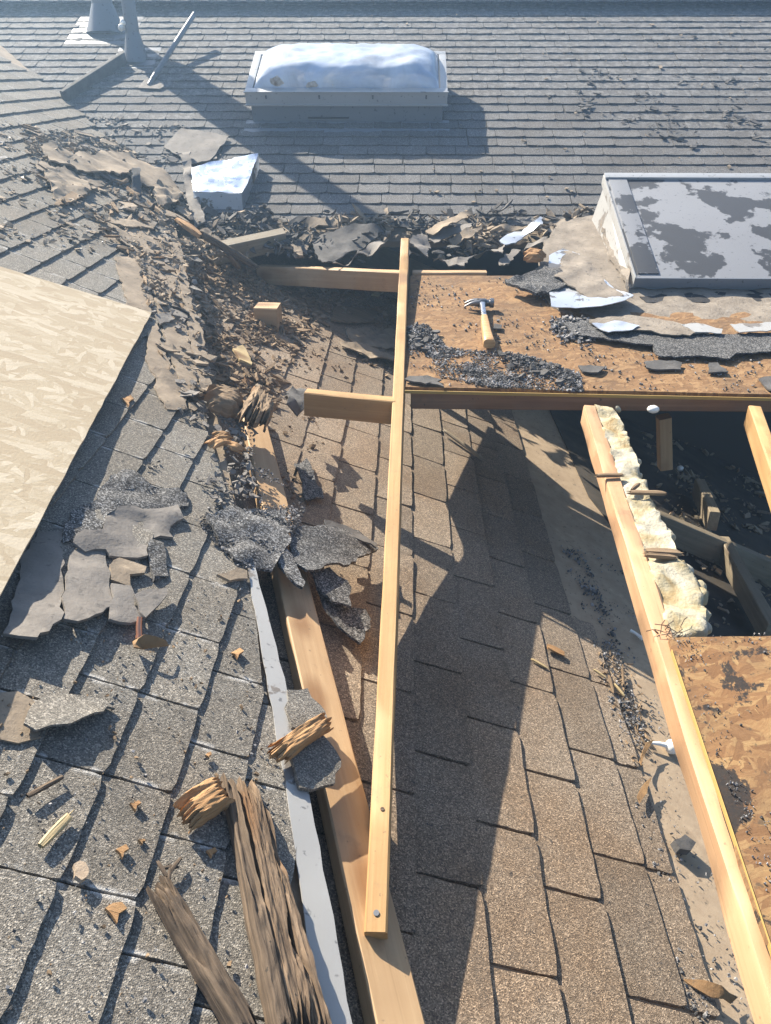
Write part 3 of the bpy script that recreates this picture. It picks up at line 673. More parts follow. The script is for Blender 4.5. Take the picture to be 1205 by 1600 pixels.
# joist with spray foam
fj = root('foamed_joist', 'long pink pine joist coated with cream spray foam on its right side', 'joist', U(1057, 1080, J))
pts = [U(921, 634, J), U(1000, 905, J), U(1057, 1080, J), U(1181, 1440, J), U(1250, 1640, J)]
A, B = pts[0], pts[-1]
lumber('board', A, B, .040, .065, UPZ, M_PINK, fj, None, .004)
foam = sheet('foam', [(930, 630), (958, 636), (974, 662), (988, 700), (1002, 738), (1022, 788), (1044, 826), (1060, 866), (1090, 900), (1102, 940), (1106, 990), (1046, 993), (1036, 965), (1008, 870), (985, 800), (962, 730), (945, 680)],
             J, -.004, .07, M_FOAM, .018, 22, .004, .02, .018, parent=fj, smooth=True)
for (x, y, r) in [(955, 648, .022), (968, 676, .018), (976, 700, .02), (990, 722, .022), (994, 745, .017), (1004, 770, .02), (1015, 795, .024), (1022, 812, .024), (1030, 830, .02), (1038, 838, .026), (1046, 862, .02), (1072, 893, .022), (1078, 908, .016), (1092, 918, .021), (1091, 934, .023), (1086, 950, .02), (1096, 962, .022), (1097, 982, .02), (1060, 880, .015), (1025, 850, .014)] + [(a + random.uniform(-8, 26), b + random.uniform(-10, 10), random.uniform(.007, .017)) for a, b in [(938 + 118 * (k / 44) ** 1.15, 640 + 345 * k / 44) for k in range(45)]]:
    bm = bmesh.new(); bmesh.ops.create_icosphere(bm, subdivisions=2 if r < .012 else 3, radius=r * .72, matrix=Matrix.Diagonal((random.uniform(.8, 1.2), random.uniform(.9, 1.3), random.uniform(.9, 1.3), 1)))
    q = Vector((x, y, 0))
    for v in bm.verts: v.co += noise.noise_vector(v.co * 45 + q) * .007
    link('foam_bead', bm_mesh(bm, 'foam_bead', True), Matrix.Translation(U(x + 2, y, J, -.03)), fj, M_FOAM)
for (x0, y0, x1, y1, w) in [(927, 746, 976, 745, .014), (978, 772, 1042, 774, .016), (1004, 864, 1066, 868, .02), (1002, 884 - 14, 1060, 875, .012), (985, 770, 1000, 758, .01)]:
    o = rotwood('splinter', U(x0, y0, J, .004), U(x1, y1, J, .004), w, .012, UPZ, M_CHIP, fj, rough=.3, jag=.012)
for k in range(12):
    x, y = random.uniform(1020, 1068), random.uniform(978, 1000); p = U(x, y, J, .002); q = p + Vector((random.gauss(0, .02), random.gauss(0, .02), random.uniform(.0, .012)))
    tube('root_fibre', [p, (p + q) / 2 + Vector((random.gauss(0, .008), 0, .008)), q], .001, M_ROTD, fj, 5)
tag(lumber('right_joist', U(1180, 634, J), U(1262, 860, J), .04, .075, UPZ, M_PINE), 'short sunlit pine joist under the panel at the right edge', 'joist')
tag(lumber('hidden_stud', ud(1040, 655, 2.75), ud(1042, 735, 2.75), .05, .05, Vector((0, -1, 0)), M_PINEP), 'upright stud in the dark hole under the orange panel', 'stud')
tag(lumber('loose_block', U(1094, 748, C, .13), U(1118, 800, C, .13), .05, .1, UPZ, M_GREYW), 'grey wood block in the dark hole, the farther of two', 'wood block')
tag(lumber('loose_board', U(1132, 838, C, .13), U(1210, 975, C, .13), .045, .1, UPZ, M_GREYW), 'long grey board on edge at the bottom of the dark hole', 'board')
# square block in the pit
pb = root('wood_block', 'square pale block of wood standing in the debris of the pit', 'wood block', U(418, 518, C))
yy = U(418, 512, C).y
tp = ud(418, 477, yy + .04)
def rz(a): return Vector((math.cos(a), math.sin(a), 0))
lumber('block', tp + rz(-.06) * -.055, tp + rz(-.06) * .055, .105, .17, UPZ, M_PINEP, pb)

# ------------------------------------------------------------------ sheathing panels
def board_sheet(name, px, pl, lift, thick, mat, label, cat, lifts=None, edge=None):
    return tag(sheet(name, px, pl, lift, thick, mat, .0015, 3, .0015, .05, .12, lifts=lifts), label, cat)
pan = root('sheathing_panel', 'orange strand board panel carrying the hammer and black grit', 'panel', U(900, 520, P))
sheet('panel', [(628, 604), (1205, 616), (1500, 620), (1400, 440), (1205, 436), (800, 431), (642, 430)], P, 0, .012, M_OSB, .0015, 3, .0012, .05, .1, parent=pan)
A = U(630, 608, P); B = U(1500, 626, P); x = (B - A).normalized()
box('painted_edge', basis(x, nrm(P).cross(x), nrm(P), (A + B) / 2 + Vector((0, -.0075, -.0065))), ((B - A).length, .003, .0115), M_YEL, pan, .001)
pan2 = root('sheathing_panel', 'tar stained strand board panel at the lower right beside the long joist', 'panel', U(1150, 1250, J))
sheet('panel', [(1046, 996), (1205, 994), (1500, 992), (1700, 1640), (1262, 1640), (1188, 1440), (1074, 1083), (1052, 1020)], J, .014, .012, M_OSBR, .002, 3, .0012, .04, .08, parent=pan2)
A = U(1052, 1016, J, .0145); B = U(1262, 1640, J, .0145); x = (B - A).normalized()
box('painted_edge', basis(x, UPZ.cross(x), UPZ, (A + B) / 2 - Vector((.003, 0, .003))), ((B - A).length, .0018, .011), M_YEL, pan2, .001)
K = U(237, 488, L, .03); a_ = U(0, 416, L, .05) - K; b_ = U(0, 930, L, .07) - K; a_.normalize(); b_.normalize()
q = [K, K + a_ * 1.3, K + a_ * 1.3 + b_ * 2.0, K + b_ * 2.0]
nq = a_.cross(b_).normalized(); nq = nq if nq.z > 0 else -nq
QPL = (0, -nq.x / nq.z, -nq.y / nq.z)
tag(sheet('strand_board', None, QPL, 0, .012, M_OSBP, .001, 3, .0015, .05, .12, world=q), 'large pale strand board sheet lying on the left roof', 'panel')
QX = [proj(v) for v in q]
for (p, s, a) in [((6, 624), .14, .1)]:
    c = U(p[0], p[1], L, .078)
# saddle deck between the panel and the hatch
tag(sheet('saddle_deck', [(835, 432), (862, 478), (900, 500), (1000, 512), (1205, 520), (1420, 520), (1300, 330), (1205, 330), (940, 333), (880, 345), (850, 380)], S, .006, .02, M_MUD, .012, 9, .012, .03, .05), 'muddy tan deck patch around the base of the peeling hatch', 'roof deck')

# ------------------------------------------------------------------ hammer
hc = U(752, 484, P, .02); nP = nrm(P)
hy = (U(752, 484, P) - U(760, 545, P)).normalized(); hx = hy.cross(nP).normalized(); hx = hx if hx.x > 0 else -hx
HM = basis(hx, hy, nP, U(752, 484, P, .0))
ham = root('hammer', 'claw hammer with wooden grip lying on the orange panel', 'hammer', HM.translation)
bm = bmesh.new()
def loft(secs):
    rg_ = []
    for (c, w_, h_, ax) in secs:
        u = Vector((0, 1, 0)) if ax == 'x' else Vector((1, 0, 0)); v = Vector((0, 0, 1))
        rg_.append([bm.verts.new(Vector(c) + u * (math.copysign(abs(math.cos(t)) ** .6, math.cos(t)) * w_ / 2) + v * (math.copysign(abs(math.sin(t)) ** .6, math.sin(t)) * h_ / 2)) for t in [2 * math.pi * (k + .5) / 12 for k in range(12)]])
    for a, b in zip(rg_, rg_[1:]):
        for k in range(12): bm.faces.new((a[k], a[(k + 1) % 12], b[(k + 1) % 12], b[k]))
    bm.faces.new(rg_[0]); bm.faces.new(rg_[-1])
loft([((-.01, 0, .03), .03, .034, 'x'), ((.015, 0, .03), .03, .034, 'x'), ((.022, 0, .03), .024, .026, 'x'), ((.03, 0, .03), .024, .026, 'x'), ((.033, 0, .03), .036, .036, 'x'), ((.048, 0, .03), .036, .036, 'x'), ((.05, 0, .03), .032, .032, 'x')])
link('hammer_head', bm_mesh(bm, 'hammer_head'), HM, ham, M_DSTEEL)
for s in (-1, 1):
    bm = bmesh.new(); loft([((-.008, s * .009, .03), .017, .03, 'x'), ((-.03, s * .012, .032), .018, .022, 'x'), ((-.05, s * .0145, .03), .016, .013, 'x'), ((-.07, s * .016, .022), .011, .005, 'x')])
    link('claw', bm_mesh(bm, 'claw'), HM, ham, M_DSTEEL)
bm = bmesh.new(); loft([((.002, .0, .03), .042, .024, 'y'), ((.002, -.02, .03), .026, .022, 'y'), ((.002, -.04, .029), .021, .02, 'y'), ((.003, -.15, .026), .021, .019, 'y')])
link('shaft', bm_mesh(bm, 'shaft'), HM, ham, M_STEEL)
bm = bmesh.new(); loft([((.003, -.14, .026), .026, .026, 'y'), ((.003, -.2, .025), .033, .03, 'y'), ((.004, -.28, .026), .034, .032, 'y'), ((.006, -.35, .026), .04, .036, 'y'), ((.008, -.385, .026), .046, .04, 'y'), ((.008, -.39, .026), .042, .036, 'y')])
link('grip', bm_mesh(bm, 'grip', False), HM, ham, M_GRIP)

# ------------------------------------------------------------------ white edge flashing and torn felt on the left roof
tag(sheet('edge_flashing', [(386, 882), (397, 880), (432, 1010), (470, 1170), (553, 1610), (500, 1610), (445, 1215), (408, 1010)], L, .013, .003, M_WHT, .003, 6, .002, .04), 'long white metal flashing strip along the torn roof edge', 'flashing')
def ts(name, px, pl, lift, mat, label, cat='torn felt', thick=.0075, amp=.007, freq=9, rag=.006, curl=None, lifts=None, seg=.02, group=None, step=None, grain=None):
    return tag(sheet(name, px, pl, lift, thick, mat, amp, freq, rag, seg, step, curl, None, lifts, grain=grain), label, cat, group)
ts('felt_flap', [(60, 830), (97, 830), (98, 900), (97, 968), (55, 997), (5, 990), (15, 962), (28, 915), (32, 875)], L, .03, M_FELT, 'large smooth grey felt flap by the corner of the pale sheet', lifts=[.008, .008, .02, .045, .055, .04, .03, .015, .01])
ts('felt_flap', [(116, 858), (150, 862), (165, 862), (172, 905), (179, 945), (150, 962), (122, 970), (100, 966), (101, 920), (106, 890)], L, .03, M_FELT, 'grey felt flap with specks, second from the left', lifts=[.012, .012, .014, .02, .03, .04, .045, .045, .03, .02])
ts('felt_flap', [(114, 850), (118, 838), (160, 830), (168, 800), (190, 790), (240, 795), (275, 792), (288, 812), (268, 820), (270, 838), (234, 838), (230, 868), (215, 872), (195, 868), (172, 868), (165, 860), (135, 862)], L, .02, M_FELT, 'wide cracked grey felt flap topmost of the torn group', amp=.014)
ts('felt_flap', [(172, 885), (188, 872), (228, 885), (226, 895), (205, 898), (203, 914), (175, 905)], L, .02, M_FELTB, 'small brownish felt scrap in the middle of the torn group')
ts('felt_flap', [(176, 912), (205, 917), (209, 945), (220, 962), (222, 970), (186, 970), (170, 966)], L, .03, M_FELT, 'small grey felt flap beside the copper fitting')
ts('felt_flap', [(212, 930), (230, 922), (260, 916), (261, 930), (250, 945), (228, 966), (216, 955)], L, .035, M_FELT, 'pointed grey felt flap at the right of the torn group')
ts('asphalt_patch', [(98, 845), (110, 800), (150, 780), (172, 742), (200, 730), (240, 758), (290, 770), (295, 790), (240, 800), (190, 792), (168, 805), (150, 832), (118, 842)], L, .016, M_TORN, 'rough black asphalt patch above the torn grey felt', 'asphalt patch', .012, .012, 22)
ts('asphalt_patch', [(235, 840), (255, 845), (262, 900), (240, 905), (232, 870)], L, .016, M_TORN, 'narrow black asphalt patch right of the cracked felt', 'asphalt patch', .01, .01, 22)
ts('shingle_scrap', [(0, 1085), (30, 1078), (60, 1098), (58, 1130), (65, 1150), (30, 1160), (0, 1155)], L, .016, M_FELTB, 'tan weathered scrap at the left edge of the photo', 'shingle scrap', .004, .003)
ts('shingle_scrap', [(55, 1140), (110, 1128), (150, 1112), (170, 1100), (180, 1106), (140, 1090), (90, 1085), (50, 1100), (40, 1130)], L, .03, M_LEFT, 'raised corner of a grey shingle left of centre', 'shingle scrap', .006, .004, lifts=[.045, .045, .045, .03, .02, .017, .017, .017, .03])
# felt over the pale board
ts('shingle_flap', [(322, 802), (360, 792), (400, 790), (448, 797), (453, 850), (440, 868), (425, 890), (395, 882), (365, 872), (345, 845)], L, .022, M_TORN, 'black rough shingle flap draped over the pale board, left one', 'shingle scrap', .008, .016, 14)
ts('shingle_flap', [(455, 822), (500, 822), (560, 828), (593, 856), (545, 884), (520, 880), (480, 892), (462, 878), (452, 850)], C, .13, M_TORN, 'dark brown shingle flap draped over the pale board, right one', 'shingle scrap', .008, .012, 10, lifts=[.11, .11, .09, .07, .1, .12, .12, .12, .11])
ts('shingle_flap', [(432, 850), (455, 862), (478, 910), (472, 918), (452, 902), (436, 880)], C, .12, M_TORN, 'narrow black shingle strip hanging across the pale board', 'shingle scrap', .008, .01, 14)
ts('shingle_flap', [(484, 888), (515, 885), (550, 918), (547, 948), (520, 938), (495, 915)], C, .09, M_TORN, 'dark shingle tongue below the brown flap', 'shingle scrap', .007, .01, 12)
ts('shingle_flap', [(496, 918), (540, 950), (572, 950), (582, 968), (566, 1002), (535, 985), (505, 945)], C, .06, M_TORN, 'ragged dark shingle piece lying lowest beside the pale board', 'shingle scrap', .007, .014, 12)
ts('shingle_flap', [(462, 722), (480, 716), (502, 765), (505, 778), (480, 780), (472, 755)], C, .03, M_TORN, 'crumpled black scrap right of the upper pale board', 'shingle scrap', .006, .014, 18)
ts('shingle_flap', [(508, 812), (540, 820), (590, 850), (588, 856), (540, 832), (512, 822)], C, .1, M_FELTD, 'folded dark felt strip above the brown flap', 'shingle scrap', .005, .01, 12)
ts('shingle_flap', [(446, 612), (462, 602), (482, 606), (486, 630), (470, 640), (448, 632)], C, .16, M_FELTD, 'crumpled blue black felt at the end of the crosspiece', 'torn felt', .006, .03, 20)
ts('shingle_flap', [(452, 1168), (505, 1148), (534, 1186), (522, 1222), (490, 1232), (470, 1230), (462, 1200)], L, .028, M_LEFT, 'broken grey shingle corner jutting over the pale board', 'shingle scrap', .009, .004, 8)
ts('shingle_flap', [(448, 1078), (480, 1076), (500, 1100), (512, 1125), (480, 1145), (455, 1135), (447, 1105)], L, .02, M_LEFT, 'frayed grey shingle scrap above the broken corner', 'shingle scrap', .009, .006, 10)
ts('felt_scrap', [(340, 900), (370, 888), (386, 892), (388, 905), (360, 908)], L, .022, M_FELTB, 'brown scrap at the top end of the white flashing', 'shingle scrap')
ts('crumpled_leaf', [(207, 998), (225, 990), (240, 1000), (262, 995), (266, 1008), (245, 1020), (222, 1015), (210, 1010)], L, .03, M_LEAF, 'crumpled brown leaf below the copper fitting', 'leaf', .003, .03, 22, lifts=[.03, .05, .03, .045, .03, .015, .02, .04])
cf = root('copper_fitting', 'small copper pipe fitting at the tip of the torn felt', 'pipe fitting', U(218, 978, L, .016))
p = U(217, 980, L, .03); tube('barrel', [p + Vector((0, .015, .015)), p, p + Vector((.003, -.014, -.012))], [.005, .006, .006], M_COP, cf, 14)
tube('collar', [p + Vector((.003, -.013, -.011)), p + Vector((.0035, -.018, -.015))], .0075, M_COP, cf, 14)
# dusty strips along the torn edge
ES = [(188, 402), (215, 402), (240, 475), (262, 560), (290, 640), (272, 650), (240, 590), (215, 480)]
ts('felt_strip', [(180, 400), (222, 400), (240, 470), (236, 486), (200, 478)], L, .018, M_FELTB, 'dusty tan felt strip above the corner of the pale sheet', 'torn felt', .005, .006)
ts('felt_strip', [(265, 378), (282, 376), (302, 480), (318, 520), (330, 602), (312, 604), (296, 520), (282, 450)], L, .02, M_FELTB, 'long tan felt strip along the torn edge', 'torn felt', .006, .004)
ts('felt_strip', [(225, 400), (265, 385), (285, 470), (298, 540), (312, 610), (290, 620), (262, 545), (246, 480)], L, .016, M_FELTB, 'broad dusty felt strip beside the corner of the pale sheet', 'torn felt', .005, .008)
ts('felt_strip', [(232, 520), (245, 505), (262, 560), (268, 575), (245, 590), (228, 560)], L, .018, M_FELTB, 'smooth tan felt patch in the shadow of the pale sheet', 'torn felt', .005, .004)
ts('felt_strip', [(240, 575), (270, 570), (290, 610), (292, 640), (262, 640), (245, 612)], L, .017, M_FELTB, 'dusty felt patch next to the splinter below the pale corner', 'torn felt', .005, .01)
ts('felt_scrap', [(242, 490), (268, 488), (272, 498), (250, 505)], L, .03, M_FELT, 'small grey scrap at the corner of the pale sheet', 'torn felt')

# ------------------------------------------------------------------ valley debris where left and far roofs meet
ts('torn_sheathing', [(60, 228), (95, 230), (130, 240), (175, 236), (215, 246), (250, 262), (285, 290), (285, 305), (255, 300), (238, 290), (205, 275), (160, 268), (115, 262), (80, 250)], L, .05, M_FELTB, 'long curled tan strip of rotten sheathing in the valley', 'rotten sheathing', .008, .03, 9, .012)
ts('torn_sheathing', [(68, 268), (105, 262), (140, 285), (140, 300), (100, 318), (85, 300)], L, .035, M_FELTB, 'flaking tan sheathing piece below the long curled strip', 'rotten sheathing', .008, .03, 12, .01)
ts('torn_sheathing', [(245, 285), (270, 290), (284, 298), (280, 315), (250, 318), (240, 300)], L, .06, M_FELTB, 'small curled tan piece at the end of the long strip', 'rotten sheathing', .008, .03, 14, .008)
ts('torn_sheathing', [(196, 270), (218, 264), (246, 318), (240, 326), (205, 305)], L, .09, M_FELTD, 'dark upright felt wedge in the valley debris', 'torn felt', .006, .02, 10, lifts=[.02, .12, .1, .02, .01])
ts('torn_sheathing', [(86, 318), (115, 298), (140, 302), (120, 312), (92, 320)], L, .03, M_CHIP, 'pale flake of wood left of the valley', 'wood flake', .006, .01)
ts('torn_sheathing', [(50, 196), (75, 200), (105, 212), (98, 218), (70, 208)], F, .03, M_STRAW, 'pale wood flake at the upper left on the far roof', 'wood flake', .006, .012)
ts('torn_sheathing', [(160, 335), (200, 342), (245, 350), (240, 358), (195, 352), (158, 343)], L, .03, M_FELTB, 'tan strip of felt under the valley debris', 'torn felt', .006, .012)
ts('torn_sheathing', [(150, 335), (185, 350), (230, 360), (265, 372), (260, 398), (215, 402), (185, 385), (160, 358)], L, .018, M_FELTB, 'broad crumbling tan felt below the valley strip', 'torn felt', .008, .02, 14, .012)
ts('felt_sheet', [(255, 228), (283, 200), (330, 206), (357, 213), (350, 225), (328, 250), (298, 256), (275, 240)], F, .03, M_FELT, 'flat grey felt sheet above the shiny flashing', 'torn felt', .005, .008, 6)
ts('felt_strip', [(284, 238), (297, 236), (304, 290), (322, 345), (304, 352), (290, 310)], F, .06, M_FELT, 'narrow grey strip standing left of the shiny flashing', 'torn felt', .008, .02, 9)
fo = root('metal_flashing', 'bent shiny metal flashing piece at the head of the valley', 'flashing', U(345, 300, F))
sheet('top_face', [(299, 262), (345, 250), (404, 240), (392, 275), (378, 302), (340, 300), (302, 300)], F, .09, .003, M_FOIL, .014, 12, .002, .03, parent=fo)
a0 = U(302, 300, F, .09); a1 = U(340, 300, F, .09); a2 = U(378, 302, F, .09); a3 = U(404, 240, F, .09)
bm = bmesh.new(); vs = [bm.verts.new(q - O) for q in (a0, a1, a2, a3)]; ws = [bm.verts.new(q - O - Vector((0, .02 * k, h))) for q, h, k in ((a0, .1, 1), (a1, .12, 1), (a2, .13, 1), (a3, .1, 0))]
for i in range(3): bm.faces.new((vs[i], vs[i + 1], ws[i + 1], ws[i]))
r_ = bmesh.ops.solidify(bm, geom=bm.faces[:], thickness=.003)
link('folded_side', bm_mesh(bm, 'folded_side'), Matrix.Translation(O), fo, M_FLASH)
tag(lumber('broken_plank', U(330, 384, F, .1), U(444, 360, F, .08), .06, .1, nF, M_GREYW), 'short broken plank on the debris left of the dark felt sheets', 'plank')
tag(rotwood('split_stick', U(272, 345, L, .05), U(318, 378, L, .05), .05, .03, nrm(L), M_ROTO, rough=.5, jag=.06), 'orange split piece of wood pointing at the broken plank', 'wood piece')
tag(rotwood('dark_stick', U(308, 368, L, .07), U(402, 425, C, .1), .035, .035, nrm(L), M_ROTD, rough=.4, jag=.04), 'dark rotten stick leaning into the pit', 'stick')
tag(rotwood('split_stick', U(350, 396, L, .03), U(372, 424, C, .06), .05, .03, nrm(L), M_CHIP, rough=.6, jag=.04), 'frayed pale lump of wood beside the dark stick', 'wood piece')
# torn edge of the far roof
E = [('dark_felt_sheet', [(486, 376), (515, 362), (550, 350), (585, 350), (600, 362), (570, 385), (530, 402), (505, 410), (492, 395)], .07, M_FELTD, 'large dark felt sheet at the torn edge, left of the long board'),
     ('dark_felt_sheet', [(520, 410), (560, 390), (595, 372), (602, 380), (575, 402), (545, 414)], .1, M_FELT, 'grey felt strip lying on the large dark sheet'),
     ('felt_scrap', [(440, 352), (480, 340), (520, 338), (545, 343), (530, 352), (480, 362), (450, 362)], .04, M_FELTB, 'crumbly tan crust along the torn roof edge'),
     ('felt_scrap', [(455, 378), (480, 360), (490, 372), (480, 392), (460, 395)], .04, M_FELTB, 'brown crumbling lump left of the large dark sheet'),
     ('felt_scrap', [(664, 360), (700, 342), (736, 324), (740, 331), (700, 352), (670, 364)], .1, M_FELTB, 'thin brown strip pointing up right at the torn edge'),
     ('felt_scrap', [(668, 372), (700, 355), (738, 347), (735, 356), (715, 366), (680, 378)], .08, M_FELT, 'grey curled shingle strip right of the long board'),
     ('felt_scrap', [(700, 372), (728, 356), (758, 350), (752, 358), (730, 372), (708, 382)], .1, M_FELTB, 'brown grey curled strip behind the panel'),
     ('felt_scrap', [(690, 405), (715, 398), (760, 390), (788, 384), (785, 392), (745, 404), (725, 415), (700, 415)], .12, M_FELT, 'long granular strip hanging over the far edge of the panel'),
     ('felt_scrap', [(780, 376), (815, 360), (840, 340), (850, 338), (845, 352), (815, 372), (790, 384)], .12, M_FLASH, 'silvery strip sticking up left of the hatch'),
     ('felt_scrap', [(779, 408), (800, 390), (825, 376), (856, 368), (852, 378), (815, 395), (788, 414)], .14, M_FELT, 'light grey granular strip below the silvery strip'),
     ('felt_scrap', [(640, 370), (665, 362), (672, 385), (668, 402), (650, 385)], .1, M_FELT, 'grey scrap beside the far end of the long board'),
     ('felt_scrap', [(750, 345), (790, 350), (830, 352), (800, 362), (760, 360)], .06, M_FELTB, 'flat brown crust in the middle of the torn edge'),
     ('felt_scrap', [(836, 345), (870, 342), (932, 345), (930, 362), (880, 372), (845, 360)], .05, M_MUD, 'muddy tan strip reaching the corner of the hatch')]
for nm, px, lf, mt, lb in E: ts(nm, px, F, lf, mt, lb, 'torn felt', .007, .017, 8, .008, lifts=[lf * random.uniform(.35, 1.35) for _ in px], step=.03)
chunk('wood_lump', 'orange crumbling lump of wood left of the bluish flashing', 816, 402, 852, 404, S, .03, .1, .035, M_ROTO, 'wood piece', jag=.03, crack=.015)
# flashing below the hatch
ts('hatch_flashing', [(862, 478), (855, 440), (858, 400), (880, 388), (905, 398), (925, 425), (960, 450), (990, 462), (975, 470), (940, 478), (900, 480)], S, .035, M_FLASH, 'bent bluish metal flashing on the panel left of the hatch', 'flashing', .003, .006, 6, .002, lifts=[.05, .03, .02, .015, .015, .02, .03, .05, .06, .06, .05])
ts('granule_crust', [(788, 436), (815, 432), (850, 415), (880, 420), (890, 440), (870, 452), (840, 455), (815, 450)], S, .05, M_TORN, 'sparkling grey granule crust on the edge of the panel', 'shingle scrap', .012, .015, 20, .008)
ts('granule_crust', [(868, 432), (885, 390), (920, 405), (950, 445), (975, 462), (930, 472), (900, 450)], S, .055, M_MUD, 'dusty grey crust on the bluish flashing', 'shingle scrap', .006, .01, 14, .01)
ts('felt_layer', [(880, 505), (925, 500), (1000, 510), (1060, 520), (1130, 522), (1205, 520), (1350, 520), (1350, 552), (1205, 548), (1150, 552), (1140, 560), (1100, 556), (1030, 556), (1020, 540), (950, 530), (900, 522)], P, .022, M_TORN, 'long dark granulated felt strip on the panel below the hatch', 'torn felt', .006, .006, 10, .008)
ts('dust_layer', [(920, 500), (985, 492), (1040, 500), (1070, 508), (1110, 520), (1060, 524), (1000, 515), (940, 512)], P, .032, M_MUD, 'tan dusty layer between the flashing and the dark strip', 'roof deck', .005, .006, 10, .01)
ts('flashing_scrap', [(925, 505), (960, 500), (1000, 508), (990, 514), (950, 520)], P, .04, M_FLASH, 'bent metal scrap below the bluish flashing', 'flashing', .003, .012, 10)
ts('painted_flashing', [(1064, 506), (1090, 505), (1130, 514), (1128, 520), (1085, 519)], P, .036, M_WHT, 'white painted flashing piece below the hatch, left one', 'flashing', .003, .003)
ts('painted_flashing', [(1140, 506), (1205, 503), (1350, 503), (1350, 518), (1205, 516), (1155, 519)], P, .036, M_WHT, 'white painted flashing strip at the right edge below the hatch', 'flashing', .003, .003)
for px, lb in [([(1008, 564), (1030, 562), (1066, 567), (1064, 576), (1030, 577), (1010, 575)], 'flat black felt chip below the long dark strip'), ([(1108, 566), (1122, 566), (1137, 581), (1108, 581)], 'triangular grey felt chip near the right edge of the panel'),
               ([(904, 572), (930, 571), (946, 573), (935, 582), (912, 580)], 'grey felt chip on the right edge of the black grit'), ([(1186, 592), (1205, 588), (1240, 592), (1240, 608), (1205, 610)], 'black felt chip at the right front of the panel'),
               ([(690, 592), (668, 586), (640, 588), (632, 592), (665, 600)], 'curled black felt chip at the left front corner of the panel'), ([(772, 506), (785, 507), (783, 514), (771, 513)], 'small dark chip right of the hammer'),
               ([(662, 588), (690, 598), (694, 604), (664, 596)], 'thin black strip near the panel front edge')]:
    ts('felt_chip', px, P, .014, M_FELTD, lb, 'felt chip', .006, .006, 20, .003)
ts('wood_flake', [(522, 478), (540, 478), (590, 484), (584, 502), (555, 504), (518, 500)], C, .03, M_CHIP, 'flat tan wood flake in the pit left of the panel', 'wood flake', .008, .006)
ts('wood_flake', [(580, 460), (600, 450), (608, 452), (590, 462)], C, .03, M_STRAW, 'small pale wood chip below the far crosspiece', 'wood flake', .008, .004)
ts('wood_flake', [(364, 545), (380, 540), (388, 552), (394, 570), (375, 562)], C, .04, M_STRAW, 'pale orange wood chip in the pit near the square block', 'wood flake', .01, .008)
ts('felt_strip', [(530, 530), (560, 535), (605, 550), (625, 560), (622, 568), (580, 556), (535, 540)], C, .04, M_FELTB, 'curled brown felt strip in the pit below the flat wood flake', 'torn felt', .006, .02)
ts('felt_strip', [(540, 512), (622, 515), (622, 545), (575, 540), (545, 530)], C, .02, M_FELTB, 'crumpled brown felt against the panel edge in the pit', 'torn felt', .006, .02, 14)

# ------------------------------------------------------------------ rotten wood in front
def rw(nm, x0, y0, x1, y1, pl, lift, w_, t_, mat, lb, cat='rotten wood', **k): return tag(rotwood(nm, U(x0, y0, pl, lift), U(x1, y1, pl, lift), w_, t_, nrm(pl), mat, **k), lb, cat)
chunk('wood_chunk', 'orange splintered wood chunk leaning on the long rotten board', 270, 1284, 352, 1238, L, .03, .062, .028, M_ROTO, jag=.02, crack=.01, skew=.012)
lr = root('rotten_board', 'long split rotten board lying in front beside the white flashing', 'rotten wood', U(430, 1450, L))
rotplank('board', U(378, 1226, L, .02), U(478, 1650, L, .02), .042, .027, nrm(L), M_ROT, lr, .056, .035, .02, 40, 150)
rotplank('split_strand', U(350, 1218, L, .02), U(440, 1650, L, .02), .017, .034, nrm(L), M_ROTD, lr, .03, .02, .012, 16, 130)
rotplank('split_strand', U(398, 1250, L, .02), U(510, 1650, L, .02), .014, .026, nrm(L), M_ROT, lr, .024, .03, .01, 14, 130)
chunk('rotten_stick', 'dark rotten stick lying in front left of the long rotten board', 244, 1384, 394, 1645, L, .017, .03, .028, M_ROTD, jag=.02, w2=.045, crack=.014)
chunk('wood_chunk', 'pale orange chunk of wood lying across the white flashing', 424, 1186, 514, 1126, L, .035, .042, .024, M_ROTO, jag=.024, crack=.009, w2=.035)
rw('splinter', 54, 1334, 113, 1272, L, .015, .014, .012, M_STRAW, 'pale yellow splinter on the lower left shingles', 'splinter', rough=.3, jag=.03, w2=.018)
rw('splinter', 32, 1252, 106, 1212, L, .016, .01, .009, M_ROTD, 'thin dark splinter above the pale yellow one', 'splinter', rough=.3, jag=.03)
chunk('wood_lump', 'large brown wood lump at the top of the pale board, left one', 320, 624, 380, 642, L, .04, .15, .05, M_CHIP, jag=.03, crack=.02)
chunk('wood_lump', 'tan crumpled wood lump at the top of the pale board, right one', 388, 668, 414, 620, L, .06, .1, .045, M_CHIP, jag=.05, crack=.02)
for k, (x, y, a, lb) in enumerate([(345, 682, .3, 'topmost pale orange flake below the brown lump'), (352, 690, -.5, 'middle pale orange flake below the brown lump'), (338, 692, .9, 'leftmost pale orange flake below the brown lump'), (366, 700, -1, 'lowest pale orange flake below the brown lump')]):
    chunk('wood_flake', lb, x - 15, y + 7 * a, x + 15, y - 7 * a, L, .025, .035, .01, M_ROTO, 'wood flake', jag=.02, crack=.005, ny=14)
